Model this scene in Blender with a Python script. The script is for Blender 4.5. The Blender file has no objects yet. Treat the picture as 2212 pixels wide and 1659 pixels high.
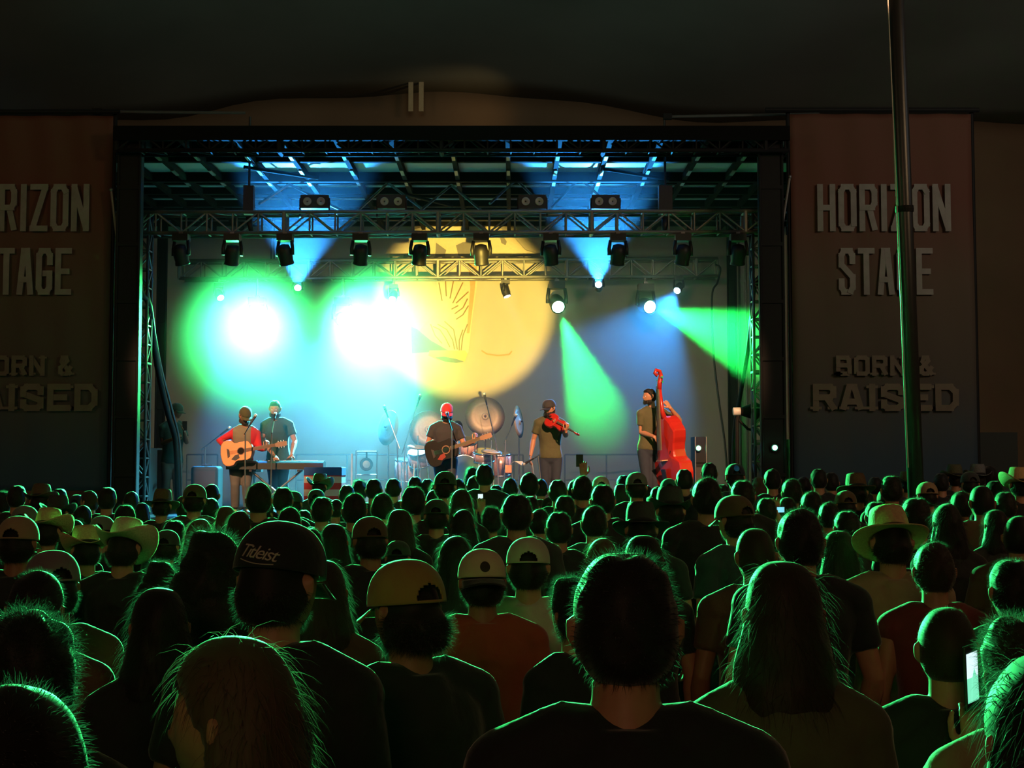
import bpy, bmesh, math, random
from mathutils import Vector, Matrix, noise
C = bpy.context.scene.collection
S = bpy.context.scene
V = Vector
R = math.radians
F = 3000.0          # focal length in pixels of the 2212 x 1659 frame
PITCH = math.atan(180.5 / F)
CAMZ = 1.9
# ------------------------------------------------------------------ camera
cd = bpy.data.cameras.new('camera'); cam = bpy.data.objects.new('camera', cd); C.objects.link(cam)
cd.sensor_width = 36; cd.lens = F / 2212 * 36; cd.clip_end = 200
cam.location = (0, 0, CAMZ); cam.rotation_euler = (R(90) + PITCH, 0, 0)
S.camera = cam
# ------------------------------------------------------------------ world and exposure
w = bpy.data.worlds.new('night'); S.world = w; w.use_nodes = True
w.node_tree.nodes['Background'].inputs[0].default_value = (.35, .60, .50, 1)
w.node_tree.nodes['Background'].inputs[1].default_value = .02
vs = S.view_settings
vs.view_transform = 'Standard'; vs.look = 'None'; vs.gamma = 1; vs.use_curve_mapping = False; vs.exposure = 0
S.cycles.max_bounces = 4; S.cycles.diffuse_bounces = 2; S.cycles.glossy_bounces = 2
S.cycles.transmission_bounces = 2; S.cycles.transparent_max_bounces = 6; S.cycles.volume_bounces = 0
S.cycles.use_denoising = True; S.cycles.use_adaptive_sampling = True; S.cycles.adaptive_threshold = .02
S.cycles.sample_clamp_indirect = 3; S.cycles.caustics_reflective = False; S.cycles.caustics_refractive = False

def P(px, py, Y):
    """world point seen at pixel (px, py) on the vertical plane at distance Y"""
    cx = (px - 1106) / F; cy = -(py - 829.5) / F
    d = V((cx, math.cos(PITCH) - math.sin(PITCH) * cy, math.sin(PITCH) + math.cos(PITCH) * cy))
    return V((0, 0, CAMZ)) + d * (Y / d.y)

def aim(o, target):
    o.rotation_euler = (V(target) - V(o.location)).to_track_quat('-Z', 'Y').to_euler()

def spot(name, loc, target, power, col, angle, blend=.5, radius=.05):
    l = bpy.data.lights.new(name, 'SPOT'); l.energy = power; l.color = col
    l.spot_size = R(angle); l.spot_blend = blend; l.shadow_soft_size = radius
    o = bpy.data.objects.new(name, l); C.objects.link(o); o.location = loc; aim(o, target)
    return o

def area(name, loc, target, power, col, size):
    l = bpy.data.lights.new(name, 'AREA'); l.energy = power; l.color = col; l.size = size
    o = bpy.data.objects.new(name, l); C.objects.link(o); o.location = loc; aim(o, target)
    return o

GREEN = (.0, 1, .12); BLUE = (.0, .22, 1); CYAN = (0, .65, 1)
# house lights of the tent, behind and above the audience, plus an added roof fill
area('house_light_rear', (-2, -12, 6.5), (0, 14, 1.5), 200, (1, .5, .25), 3)
area('house_light_right', (11, 4, 8), (9, 27, 4), 260, (1, .60, .30), 2)
area('house_light_left', (-12, 6, 8), (-7, 27, 4), 90, (1, .60, .30), 2)
area('tent_grey_light', (9, 12, 7), (8, 27, 11), 60, (.8, .85, .9), 3)
area('roof_bounce_fill', (-1, 17, 9.2), (-1, 23, 12), 45, (.35, 1, .75), 3)  # added fill out of view, imitates greenish bounce on the tent ceiling
# front-of-house key lights on the performers (hung on the tent frame above the picture)
for _n, _x, _tx, _p in (('a', -6, -3.9, 9000), ('b', -2.0, -1.0, 11000), ('c', 3.5, .6, 11000), ('d', 3.5, 2.3, 11000)):
    spot('key_light_' + _n, (_x, 10.5, 7.6), (_tx, 20.8, 2.35), _p, (1, .50, .26), 13, .6, .12)
# the amber projector light thrown on the backdrop from the sound desk
spot('amber_projector_light', (.1, 8.5, 2.3), P(1003, 668, 26.4), 40000, (1, .67, .12), 11.6, .35, .04)
for _n, _x in (('a', -3.6), ('b', -.8), ('c', 2.2)):
    spot('backdrop_wash_' + _n, (_x, 20.9, 5.0), (_x * 1.1, 26.4, 2.0), 170, (1, .80, .52), 95, .9, .12)

# lit moving heads on the rear truss: pixel x, y, kind, target, power, cone
LAMPS = [
 (473, 637, 'blue', P(640, 940, 22.5), 4000, 55, 'small'),
 (555, 690, 'green', V((-2.2, 9, 1.7)), 130000, 42, 'big'),
 (643, 627, 'blue', P(655, 350, 20.9), 7000, 34, 'small'),
 (740, 690, 'green', V((1.6, 9, 1.6)), 130000, 42, 'big'),
 (850, 640, 'cyan', P(715, 1000, 21.5), 26000, 54, 'small'),
 (1092, 630, 'white', P(1190, 900, 24.5), 500, 24, 'small'),
 (1203, 655, 'beam', P(1292, 900, 21.0), 70000, 15, 'big'),
 (1293, 620, 'blue', P(1285, 350, 20.9), 7000, 34, 'small'),
 (1395, 660, 'beam', P(1760, 790, 19.7), 90000, 19, 'big'),
 (1466, 622, 'blue', P(1300, 900, 22), 3500, 50, 'small'),
]
LCOL = {'blue': (.03, .35, 1), 'green': (.05, 1, .22), 'white': (.45, .9, 1), 'cyan': (.12, .75, 1), 'beam': (.012, 1, .11)}
YT2 = 25.0; YL = YT2 - .16
for _i, (px, py, k, tgt, pw, ang, size) in enumerate(LAMPS):
    a = P(px, py, YL); d = (tgt - a).normalized()
    spot('beam_' + 'abcdefghijk'[_i], a + d * .19, tgt, pw, LCOL[k], ang, {'green': .95, 'cyan': .9}.get(k, .4), .05 if size == 'small' else .09)

# ------------------------------------------------------------------ materials
MATS = {}
def mat(name, col, rough=.6, metal=0, sheen=0, var=.15, scale=20, emit=None, power=0, bump=0, col2=None, trans=0, spec=.5):
    if name in MATS: return MATS[name]
    m = bpy.data.materials.new(name); m.use_nodes = True; MATS[name] = m
    nt = m.node_tree; b = nt.nodes['Principled BSDF']
    b.inputs['Roughness'].default_value = rough; b.inputs['Metallic'].default_value = metal
    b.inputs['Specular IOR Level'].default_value = spec
    if sheen: b.inputs['Sheen Weight'].default_value = sheen; b.inputs['Sheen Roughness'].default_value = .4
    if emit:
        b.inputs['Emission Color'].default_value = (*emit, 1); b.inputs['Emission Strength'].default_value = power
    tc = nt.nodes.new('ShaderNodeTexCoord'); n = nt.nodes.new('ShaderNodeTexNoise')
    n.inputs['Scale'].default_value = scale; n.inputs['Detail'].default_value = 4
    nt.links.new(tc.outputs['Object'], n.inputs['Vector'])
    mx = nt.nodes.new('ShaderNodeMix'); mx.data_type = 'RGBA'
    c2 = col2 or tuple(min(1, c * (1 + var)) for c in col); c1 = col if col2 else tuple(c * (1 - var) for c in col)
    mx.inputs['A'].default_value = (*c1, 1); mx.inputs['B'].default_value = (*c2, 1)
    nt.links.new(n.outputs['Fac'], mx.inputs['Factor']); nt.links.new(mx.outputs['Result'], b.inputs['Base Color'])
    if bump:
        bp = nt.nodes.new('ShaderNodeBump'); bp.inputs['Strength'].default_value = bump; bp.inputs['Distance'].default_value = .02
        nt.links.new(n.outputs['Fac'], bp.inputs['Height']); nt.links.new(bp.outputs['Normal'], b.inputs['Normal'])
    if trans:
        t = nt.nodes.new('ShaderNodeBsdfTranslucent'); t.inputs['Color'].default_value = (*[min(1, c * 3 + .25) for c in col], 1)
        ms = nt.nodes.new('ShaderNodeMixShader'); ms.inputs[0].default_value = trans
        nt.links.new(b.outputs[0], ms.inputs[1]); nt.links.new(t.outputs[0], ms.inputs[2])
        nt.links.new(ms.outputs[0], nt.nodes['Material Output'].inputs['Surface'])
    return m

black = mat('black_steel', (.008, .009, .010), .7, 0, spec=.25)
dark = mat('black_plastic', (.012, .012, .013), .5)
alu = mat('brushed_aluminium', (.24, .24, .22), .5, .5)
steel = mat('grey_steel', (.20, .21, .21), .4, .8)
deckm = mat('stage_deck', (.03, .03, .03), .5, scale=6)
brass = mat('cymbal_bronze', (.34, .29, .20), .55, .35, scale=40)
chrome = mat('chrome', (.7, .7, .7), .15, 1)
glassm = mat('lamp_glass', (.30, .30, .30), .15, 0)
whitem = mat('white_plastic', (.75, .75, .72), .4)
hairm = mat('dark_hair', (.010, .008, .006), .6, sheen=.3, spec=.25, trans=.12, scale=60)
hairb = mat('brown_hair', (.03, .018, .010), .6, spec=.25, sheen=.3, trans=.15, scale=60)
hairl = mat('blond_hair', (.09, .055, .03), .6, spec=.25, sheen=.3, trans=.2, scale=60)
skin = mat('skin', (.40, .19, .11), .5, scale=30, spec=.35)
skind = mat('tan_skin', (.28, .12, .065), .5, scale=30, spec=.35)

# ------------------------------------------------------------------ mesh helpers
def tag(o, label=None, cat=None, group=None, kind=None):
    if label: o['label'] = label
    if cat: o['category'] = cat
    if group: o['group'] = group
    if kind: o['kind'] = kind
    return o
def empty(name, loc=(0, 0, 0), rz=0, label=None, cat=None, group=None):
    o = bpy.data.objects.new(name, None); C.objects.link(o); o.location = loc; o.rotation_euler = (0, 0, rz); o.empty_display_size = .1
    return tag(o, label, cat, group)
def link(name, me, m=None, parent=None, local=True):
    o = bpy.data.objects.new(name, me); C.objects.link(o)
    if m: 
        if not me.materials: me.materials.append(m)
        elif me.materials[0] != m:
            o.material_slots[0].link = 'OBJECT'; o.material_slots[0].material = m
    if parent:
        o.parent = parent
        if not local: o.matrix_parent_inverse = Matrix.LocRotScale(parent.location, parent.rotation_euler, parent.scale).inverted()
    return o

class MB:
    def __init__(s): s.v = []; s.f = []
    def add(s, vs, fs):
        n = len(s.v); s.v += [tuple(v) for v in vs]; s.f += [tuple(i + n for i in f) for f in fs]; return s
    def box(s, c, d, rot=None):
        c = V(c); x, y, z = d[0] / 2, d[1] / 2, d[2] / 2
        vs = [V((i * x, j * y, k * z)) for i in (-1, 1) for j in (-1, 1) for k in (-1, 1)]
        if rot is not None: vs = [rot @ v for v in vs]
        return s.add([v + c for v in vs], [(0, 1, 3, 2), (4, 6, 7, 5), (0, 4, 5, 1), (2, 3, 7, 6), (0, 2, 6, 4), (1, 5, 7, 3)])
    def loft(s, rings, cap=True):
        n = len(rings[0]); vs = [p for r in rings for p in r]; fs = []
        for i in range(len(rings) - 1):
            for j in range(n):
                k = (j + 1) % n
                fs.append((i * n + j, i * n + k, (i + 1) * n + k, (i + 1) * n + j))
        if cap: fs += [tuple(range(n - 1, -1, -1)), tuple(range((len(rings) - 1) * n, len(rings) * n))]
        return s.add(vs, fs)
    def tube(s, pts, rad, n=10, side=None, flat=1):
        pts = [V(p) for p in pts]
        if not isinstance(rad, (list, tuple)): rad = [rad] * len(pts)
        t0 = (pts[1] - pts[0]).normalized(); a = V(side) if side else (V((0, 0, 1)) if abs(t0.z) < .9 else V((1, 0, 0)))
        rings = []
        for i, p in enumerate(pts):
            t = (pts[min(i + 1, len(pts) - 1)] - pts[max(i - 1, 0)]).normalized()
            a = (a - t * a.dot(t)); a = a.normalized() if a.length > 1e-5 else t.orthogonal().normalized()
            b = t.cross(a)
            rings.append([p + (a * math.cos(q * 2 * math.pi / n) + b * math.sin(q * 2 * math.pi / n) * flat) * rad[i] for q in range(n)])
        return s.loft(rings)
    def ball(s, c, r, n=12, m=8, rot=None):
        c = V(c); r = (r, r, r) if not isinstance(r, (tuple, list, Vector)) else r; rings = []
        for i in range(m + 1):
            th = math.pi * (i + (.08 if i == 0 else (-.08 if i == m else 0))) / m; ring = []
            for j in range(n):
                ph = 2 * math.pi * j / n
                v = V((r[0] * math.sin(th) * math.cos(ph), r[1] * math.sin(th) * math.sin(ph), -r[2] * math.cos(th)))
                ring.append(c + (rot @ v if rot is not None else v))
            rings.append(ring)
        return s.loft(rings)
    def lathe(s, c, prof, axis=(0, 0, 1), n=20):
        """prof: list of (radius, height along axis)"""
        ax = V(axis).normalized(); a = ax.orthogonal().normalized(); b = ax.cross(a); c = V(c)
        return s.loft([[c + ax * h + (a * math.cos(q * 2 * math.pi / n) + b * math.sin(q * 2 * math.pi / n)) * max(r, .0005) for q in range(n)] for r, h in prof])
    def prism(s, outline, thick, M):
        """outline: 2D points in the XY plane of M, extruded along its z by thick"""
        return s.loft([[M @ V((x, y, 0)) for x, y in outline], [M @ V((x, y, thick)) for x, y in outline]])
    def mesh(s, name='m', smooth=False):
        me = bpy.data.meshes.new(name); me.from_pydata(s.v, [], s.f)
        bm = bmesh.new(); bm.from_mesh(me); bmesh.ops.recalc_face_normals(bm, faces=bm.faces); bm.to_mesh(me); bm.free()
        if smooth: me.polygons.foreach_set('use_smooth', [True] * len(me.polygons))
        me.update(); return me
    def build(s, name, m, parent=None, smooth=False, local=True):
        return link(name, s.mesh(name, smooth), m, parent, local)

def remesh(mb, voxel, name, smooth=3):
    me = mb.mesh('tmp'); o = bpy.data.objects.new('tmp', me); C.objects.link(o)
    r = o.modifiers.new('r', 'REMESH'); r.mode = 'VOXEL'; r.voxel_size = voxel; r.use_smooth_shade = True
    if smooth:
        k = o.modifiers.new('s', 'SMOOTH'); k.iterations = smooth; k.factor = .5
    dg = bpy.context.evaluated_depsgraph_get(); out = bpy.data.meshes.new_from_object(o.evaluated_get(dg))
    bpy.data.objects.remove(o); bpy.data.meshes.remove(me); out.name = name; out.materials.clear()
    return out
def box_thing(name, c, d, m, label, cat, group=None):
    o = MB().box((0, 0, 0), d).build(name, m); o.location = c; return tag(o, label, cat, group)

# ------------------------------------------------------------------ the place
DECK = 1.2
tag(MB().box((0, 14, -.05), (44, 44, .1)).build('floor', mat('trodden_earth', (.05, .045, .035), .9, bump=.4, scale=3)), kind='structure')
canvas = mat('tan_tent_canvas', (.20, .13, .085), .8, scale=.6, var=.25, bump=.3)
def arch(x):   # height of the tent's ridge line at the end wall
    return 9.35 + .6 * math.exp(-abs((x + 2) / 4.6) ** 3.5)
def wrinkled(x, z): return .10 * math.sin(x * 1.7 + 1.2 * math.sin(z * .8)) + .04 * math.sin(z * 5 + x) 
YB = 29.5
mb = MB(); rows = []
xs = [-20 + i * .5 for i in range(81)]
front = [[0 for x in xs]]
front = [[V((x, YB + wrinkled(x, arch(x) * k / 24), arch(x) * k / 24)) for x in xs] for k in range(25)]
vs_ = [p for r_ in front for p in r_]; n_ = len(xs)
mb.add(vs_, [(i * n_ + j, i * n_ + j + 1, (i + 1) * n_ + j + 1, (i + 1) * n_ + j) for i in range(24) for j in range(n_ - 1)])
o = mb.build('wall_back', canvas, smooth=True); o.modifiers.new('t', 'SOLIDIFY').thickness = .01; tag(o, kind='structure')
mb = MB(); ys = [YB + .4 - i * 1.2 for i in range(33)]
roofz = lambda x, y: arch(x) - .02 + (YB - y) * .17 + .12 * math.sin(x * .9 + y * .5) * min(1, max(0, (YB - y) / 3))
vs_ = [V((x, y, roofz(x, y))) for y in ys for x in xs]
mb.add(vs_, [(i * n_ + j, i * n_ + j + 1, (i + 1) * n_ + j + 1, (i + 1) * n_ + j) for i in range(32) for j in range(n_ - 1)])
o = mb.build('ceiling', mat('grey_tent_fabric', (.23, .25, .24), .8, scale=.4, var=.3), smooth=True); o.modifiers.new('t', 'SOLIDIFY').thickness = .01; tag(o, kind='structure')
for nm, x in (('wall_left', -19.6), ('wall_right', 19.6)):
    tag(MB().box((x, 11, 4.5), (.05, 38, 9)).build(nm, canvas), kind='structure')
# the tent's inner frame seen above the stage roof
t = empty('tent_strut', P(900, 155, 28.9), label='pale tent strut with two straps hanging above the stage roof', cat='tent frame')
MB().tube([(-.25, 0, 0), (2.0, .1, .02)], .04).build('rail', canvas, t)
for dx in (-.12, .1):
    MB().box((dx, 0, -.42), (.1, .03, .86)).build('strap', mat('pale_webbing', (.5, .42, .3), .8), t)
spot('spill_light', P(1150, 262, 27.4), P(970, 250, 29.4), 30, (1, .62, .22), 75, 1, .1)

# tent pole with its guy cable
t = empty('tent_pole', P(1968, 1400, 13.6) * 1, label='dark steel tent pole standing in the crowd before the right banner', cat='pole')
t.location.z = 0
a, b = V((P(1969, 1010, 13.5).x, 13.5, 0)), P(1933, -60, 13.0)
a = a + V(((a - b).x * .35, 0, 0)); t.location = a
MB().tube([(0, 0, 0), (b - a) * .58, (b - a) * (12.1 / b.z)], [.078, .076, .076], 20).build('pole', mat('dark_tent_steel', (.06, .065, .07), .35, .6), t, True)
MB().lathe((b - a) * .66, [(.085, -.03), (.088, 0), (.085, .03)], (b - a)).build('collar', black, t)
MB().tube([P(1962, 1010, 13.3) - a, P(1917, 0, 12.8) - a + V((0, 0, .2))], .006, 6).build('cable', mat('bright_cable', (.7, .7, .65), .3, .3), t)

# ------------------------------------------------------------------ stage
YF = 19.0; XL, XR = P(250, 500, YF).x, P(1700, 500, YF).x; ZT = P(900, 273, YF).z; XC = (XL + XR) / 2
t = empty('stage_platform', (XC, 22.8, 0), label='black raised stage platform under the mobile roof', cat='stage')
MB().box((0, 0, DECK - .06), (XR - XL + .6, 7.8, .12)).build('deck', deckm, t)
MB().box((0, -3.86, DECK / 2 - .06), (XR - XL + .6, .05, DECK - .12)).build('skirt', mat('black_skirt', (.01, .01, .01), .9, bump=.5), t)
for x in (-4.6, -2.3, 0, 2.3, 4.6):
    for y in (-3.4, 3.4): MB().box((x, y, DECK / 2 - .06), (.1, .1, DECK - .12)).build('leg', steel, t)

def truss(name, p, q, h, m, label, group=None, r=.025, d=None, bays=None, diag=.014, drop=True):
    """box truss from p to q (world), h = height/depth"""
    p, q = V(p), V(q); t = empty(name, (p + q) / 2, label=label, cat='truss', group=group)
    ax = (q - p).normalized(); up = V((0, 0, 1)) if abs(ax.z) < .9 else V((0, 1, 0)); sd = ax.cross(up).normalized(); L = (q - p).length; d = d or h
    cs = [(sd * i * d / 2 + up * j * h / 2) for i in (-1, 1) for j in (-1, 1)]
    for c in cs: MB().tube([c - ax * L / 2, c + ax * L / 2], r, 8).build('chord', m, t, True)
    n = bays or max(1, round(L / (h * 1.2))); mb = MB(); per = max(1, round(n / max(1, round(L / 2.4))))
    for i in range(n + 1):
        s0 = ax * (-L / 2 + L * i / n)
        for a_, b_ in ((0, 1), (2, 3), (0, 2), (1, 3)): mb.tube([s0 + cs[a_], s0 + cs[b_]], diag, 6)
        if i < n:
            s1 = ax * (-L / 2 + L * (i + 1) / n)
            for a_, b_ in ((0, 1), (2, 3), (0, 2), (1, 3)):
                if i % 2: a_, b_ = b_, a_
                mb.tube([s0 + cs[a_], s1 + cs[b_]], diag, 6)
    mb.build('lattice', m, t)
    for i in range(0, n + 1, per):
        mb = MB(); s0 = ax * (-L / 2 + L * i / n)
        for a_, b_ in ((0, 1), (1, 3), (3, 2), (2, 0)): mb.tube([s0 + cs[a_], s0 + cs[b_]], r * 1.15, 6)
        mb.build('end_frame', m, t)
    return t
YT1 = 20.4
truss('lighting_truss', P(287, 485, YT1), P(1662, 482, YT1), .31, alu, 'long front aluminium truss with unlit moving heads hanging under it', r=.028)
t = truss('lighting_truss', P(392, 585, YT2), P(1548, 580, YT2), .32, alu, 'rear aluminium truss carrying the lit blue and green lamps', r=.028)
for sg in (-1, 1):
    for k in (0, 1): MB().tube([(sg * 3.2, (k - .5) * .32, .16), (sg * 3.2, (k - .5) * .32, ZT - .05 - t.location.z)], .012, 6).build('hanging_chain', black, t)
# front fascia truss at the edge of the roof
t = truss('roof_truss', P(258, 309, YF + .15), P(1700, 309, YF + .15), .27, black, 'black lattice truss along the front edge of the stage roof', r=.03)
# roof
SKIN = mat('stage_roof_skin', (.55, .58, .62), .5, scale=1.2, var=.15)
t = empty('stage_roof', (XC, 23, ZT), label='flat stage roof with dark beams lit blue from below', cat='stage roof')
hw = (XR - XL) / 2
hr = hw + 1.8
MB().box((0, 0, -.02), (hw * 2, 7.8, .06)).build('roof_panel', SKIN, t)
for sg in (-1, 1): MB().box((sg * (hw + .9), .4, -.02), (1.8, 7.0, .06)).build('side_panel', SKIN, t)
vin = mat('matt_black_vinyl', (.006, .006, .006), .9, spec=.1)
MB().box((0, -4.0, -.10), (hw * 2 + .1, .08, .20)).build('fascia', mat('matt_black_vinyl', (.006, .006, .006), .9, spec=.1), t)
for yy, hh in ((-3.3, .12), (-2.35, .09), (-1.2, .15), (-.5, .05), (0, .11), (.6, .05), (1.1, .11), (1.8, .05), (2.4, .11), (3.2, .08), (3.8, .15)):
    MB().box((0, yy, -.05 - hh / 2), ((hr if yy > -3 else hw) * 2, .10, hh)).build('crossbeam', vin, t)
for px in (225, 300, 375, 455, 560, 650, 760, 868, 985, 1098, 1200, 1300, 1400, 1490, 1585, 1665, 1740):
    x = (px - 1106) / F * 21.3 - XC
    MB().box((x, 0 if abs(x) < hw else .4, -.13), (.07, 7.8 if abs(x) < hw else 7.0, .1)).build('rafter', vin, t)
    for yy in (-2.9, -1.85, -1.05) if abs(x) < hw else (): MB().box((x - .0, yy, -.19), (.05, .34, .02)).build('bracket', alu, t)
for x0, x1, y0, y1 in ((-3.2, -2.2, -2.3, -1.5), (2.2, 3.3, -2.2, -1.4), (-1, -.2, -.3, .8)):
    MB().tube([(x0, y0, -.2), (x1, y1, -.2)], .03).build('brace', black, t)
# diagonal roof braces above the front truss
for a_, b_ in (((625, 398), (560, 440)), ((625, 398), (745, 458)), ((838, 395), (910, 450)), ((838, 395), (770, 458)), ((975, 400), (905, 458)), ((1115, 388), (1058, 440)), ((1245, 392), (1190, 450)), ((1260, 392), (1330, 455)), ((975, 400), (1040, 455)), ((1115, 388), (1180, 452))):
    pa, pb = P(*a_, 22.2), P(*b_, 21.4)
    pc = V((XC, 23, ZT))
    MB().tube([pa - pc, pb - pc], .022, 8).build('brace', steel, t)
# masts
def mast(px0, px1, Y, z0, z1, label, m=black, wd=None):
    x0, x1 = (px0 - 1106) / F * Y, (px1 - 1106) / F * Y; w_ = x1 - x0; t = empty('stage_mast', ((x0 + x1) / 2, Y, z0), label=label, cat='mast')
    MB().box((0, 0, (z1 - z0) / 2), (w_ * .8, w_ * .8, z1 - z0)).build('post', m, t)
    for s_ in (-1, 1): MB().tube([(s_ * w_ * .45, -w_ * .42, 0), (s_ * w_ * .45, -w_ * .42, z1 - z0)], .02, 8).build('rail', m, t)
    k = 0
    while k < (z1 - z0 - .4): MB().box((0, -w_ * .43, k + .2), (w_ * .9, .03, .05)).build('rung', m, t); k += .8
    return t
mast(250, 302, YF + .3, 0, ZT - .1, 'broad black mast at the left front corner of the stage')
mast(1640, 1694, YF + .3, 0, ZT - .1, 'broad black mast at the right front corner of the stage')
mast(337, 357, 25.6, DECK, ZT - .1, 'slim dark post behind the left end of the front truss')
mast(1573, 1592, 25.6, DECK, ZT - .1, 'slim dark post right of the rear truss, next to the hanging cable')
mast(1598, 1614, 26.0, DECK, ZT - .1, 'slim grey post just right of its dark twin at the stage rear', steel)
for nm, x0, x1 in (('left', 284, 318), ('right', 1628, 1660)):
    xa, xb = (x0 - 1106) / F * YT1, (x1 - 1106) / F * YT1
    truss('truss_tower', ((xa + xb) / 2, YT1, DECK), ((xa + xb) / 2, YT1, P(0, 462, YT1).z), abs(xb - xa), steel, 'upright lattice tower holding the %s end of the front truss' % nm, d=abs(xb - xa), r=.022)
# side guy bars, bright in the photo
for nm, a_, b_ in (('left', (240, 410), (252, 510)), ('right', (1706, 382), (1691, 480))):
    t = empty('stay_bar', P(*a_, YF + .2), label='thin bright stay bar on the %s corner of the stage roof' % nm, cat='stay bar')
    MB().tube([(0, 0, 0), P(*b_, YF + .2) - P(*a_, YF + .2)], .018, 8).build('bar', alu, t)
    MB().ball((0, 0, 0), .03).build('pin', steel, t)
for x_, y0_, nm in (((255, 600, 960), 18.95, 'left'), ((1688, 610, 940), 18.95, 'right')) if False else (): pass
def cable(pts, r, label, m=None):
    pts = [V(p) for p in pts]; o_ = pts[0].copy(); out = []
    for i in range(len(pts) - 1):
        p0, p1, p2, p3 = pts[max(i - 1, 0)], pts[i], pts[i + 1], pts[min(i + 2, len(pts) - 1)]
        for k in range(8):
            u = k / 8; out.append(.5 * ((2 * p1) + (p2 - p0) * u + (2 * p0 - 5 * p1 + 4 * p2 - p3) * u * u + (3 * p1 - p0 - 3 * p2 + p3) * u ** 3) - o_)
    out.append(pts[-1] - o_)
    o = MB().tube(out, r, 8).build('cable', m or dark, None, True); o.location = o_; return tag(o, label, 'cable')
cable([P(298, 560, 20.2), P(305, 632, 20.2), P(322, 660, 20.4), P(338, 780, 21), P(362, 890, 21.6), P(380, 960, 22), P(384, 1085, 22)], .045, 'thick cable bundle slanting down the left wing of the stage')
cable([P(310, 640, 20.3), P(326, 680, 20.5), P(347, 790, 21.1), P(370, 880, 21.7), P(388, 960, 22.1), P(392, 1085, 22.1)], .02, 'thin pale cable beside the thick bundle in the left wing', steel)
cable([P(1652, 590, 20.3), P(1630, 620, 20.4), P(1618, 740, 21), P(1598, 860, 21.6), P(1586, 940, 22), P(1584, 1085, 22)], .035, 'thick dark cable slanting down the right wing of the stage')
cable([P(1545, 571, 24.84), P(1556, 580, 24.84), P(1550, 610, 24.8), P(1538, 640, 24.7), P(1541, 760, 24.5), P(1552, 860, 24.3), P(1566, 960, 24.2), P(1574, 1070, 24)], .018, 'thin cable hanging from the right end of the rear truss to the deck')
# backdrop
BD = mat('backdrop_cloth', (.40, .37, .31), .85, scale=2, var=.08, bump=.15)
XBL, XBR = P(292, 500, 26.4).x, P(1700, 500, 26.4).x; ZB = P(0, 452, 26.4).z
t = empty('backdrop', ((XBL + XBR) / 2, 26.5, DECK), label='tall grey cloth backdrop behind the band, printed with a folded drape and hat', cat='backdrop')
mb = MB(); nx, nz = 120, 40; W_ = XBR - XBL; H_ = ZB - DECK
fold = lambda x, z: .03 * math.sin(x * 9 + 2 * math.sin(x * 1.3)) * max(0, 1 - z / H_) ** 1.5 + .02 * math.sin(x * 2.1 + z * 1.5) + .05 * math.exp(-((x - 1.6 + z * .8) ** 2) * 4) * (1 if z < 1.6 else 0)
mb.add([V((-W_ / 2 + W_ * i / nx, -fold(-W_ / 2 + W_ * i / nx, H_ * k / nz), H_ * k / nz)) for k in range(nz + 1) for i in range(nx + 1)],
       [(k * (nx + 1) + i, k * (nx + 1) + i + 1, (k + 1) * (nx + 1) + i + 1, (k + 1) * (nx + 1) + i) for k in range(nz) for i in range(nx)])
o = mb.build('cloth', BD, t, True); o.modifiers.new('t', 'SOLIDIFY').thickness = .006
BC = t.location
def print_shape(name, pts, m, off):   # printed artwork on the cloth
    me = MB().loft([[P(x, y, 26.38 - off) - BC for x, y in pts], [P(x, y, 26.384 - off) - BC for x, y in pts]])
    return me.build(name, m, t)
def stroke(pts, wd, m, off, name='printed_line'):
    mb = MB()
    for (x0, y0), (x1, y1) in zip(pts, pts[1:]):
        d = V((x1 - x0, y1 - y0)); L = d.length or 1; nn = V((-d.y, d.x)) / L * wd / 2
        q = [(x0 + nn.x, y0 + nn.y), (x1 + nn.x, y1 + nn.y), (x1 - nn.x, y1 - nn.y), (x0 - nn.x, y0 - nn.y)]
        mb.loft([[P(x, y, 26.378 - off) - BC for x, y in q], [P(x, y, 26.384 - off) - BC for x, y in q]])
    return mb
inkl = mat('pale_print', (.50, .44, .30), .8); inkm = mat('tan_print', (.42, .26, .12), .8); inkd = mat('grey_print', (.16, .15, .14), .8); inkg = mat('ochre_print', (.55, .38, .12), .8)
print_shape('printed_drape', [(942, 560), (1035, 560), (1030, 620), (1020, 690), (1012, 760), (1003, 770), (975, 758), (935, 738), (905, 715), (925, 690), (945, 670)], inkl, .02)
print_shape('printed_triangle', [(888, 705), (903, 712), (930, 735), (968, 757), (940, 760), (905, 762), (890, 764)], inkd, .03)  # dark grey triangle of the printed artwork
print_shape('printed_hem', [(928, 757), (1005, 757), (1010, 765), (1004, 781), (975, 783), (945, 777), (925, 768)], inkg, .04)
print_shape('printed_sole', [(938, 772), (960, 770), (985, 775), (1003, 781), (985, 784), (960, 781)], inkd, .05)
print_shape('printed_post', [(1010, 560), (1032, 560), (1024, 640), (1014, 720), (1008, 720), (1016, 620)], inkm, .045)
print_shape('printed_hat', [(888, 548), (880, 500), (905, 492), (960, 486), (1040, 484), (1080, 492), (1110, 512), (1135, 540), (1175, 552), (1175, 560), (870, 562), (862, 553)], inkl, .02)
print_shape('printed_brim', [(872, 550), (960, 556), (1060, 556), (1175, 546), (1180, 556), (1060, 564), (870, 564)], inkd, .035)
print_shape('printed_patch', [(942, 524), (964, 540), (960, 556), (940, 554)], inkd, .035)
print_shape('printed_patch', [(985, 530), (1000, 523), (1020, 523), (1032, 532), (1032, 548), (1020, 560), (990, 552)], inkd, .035)
print_shape('printed_patch', [(1080, 514), (1088, 512), (1095, 522), (1092, 530), (1083, 525)], inkd, .035)
mb = MB()
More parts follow.
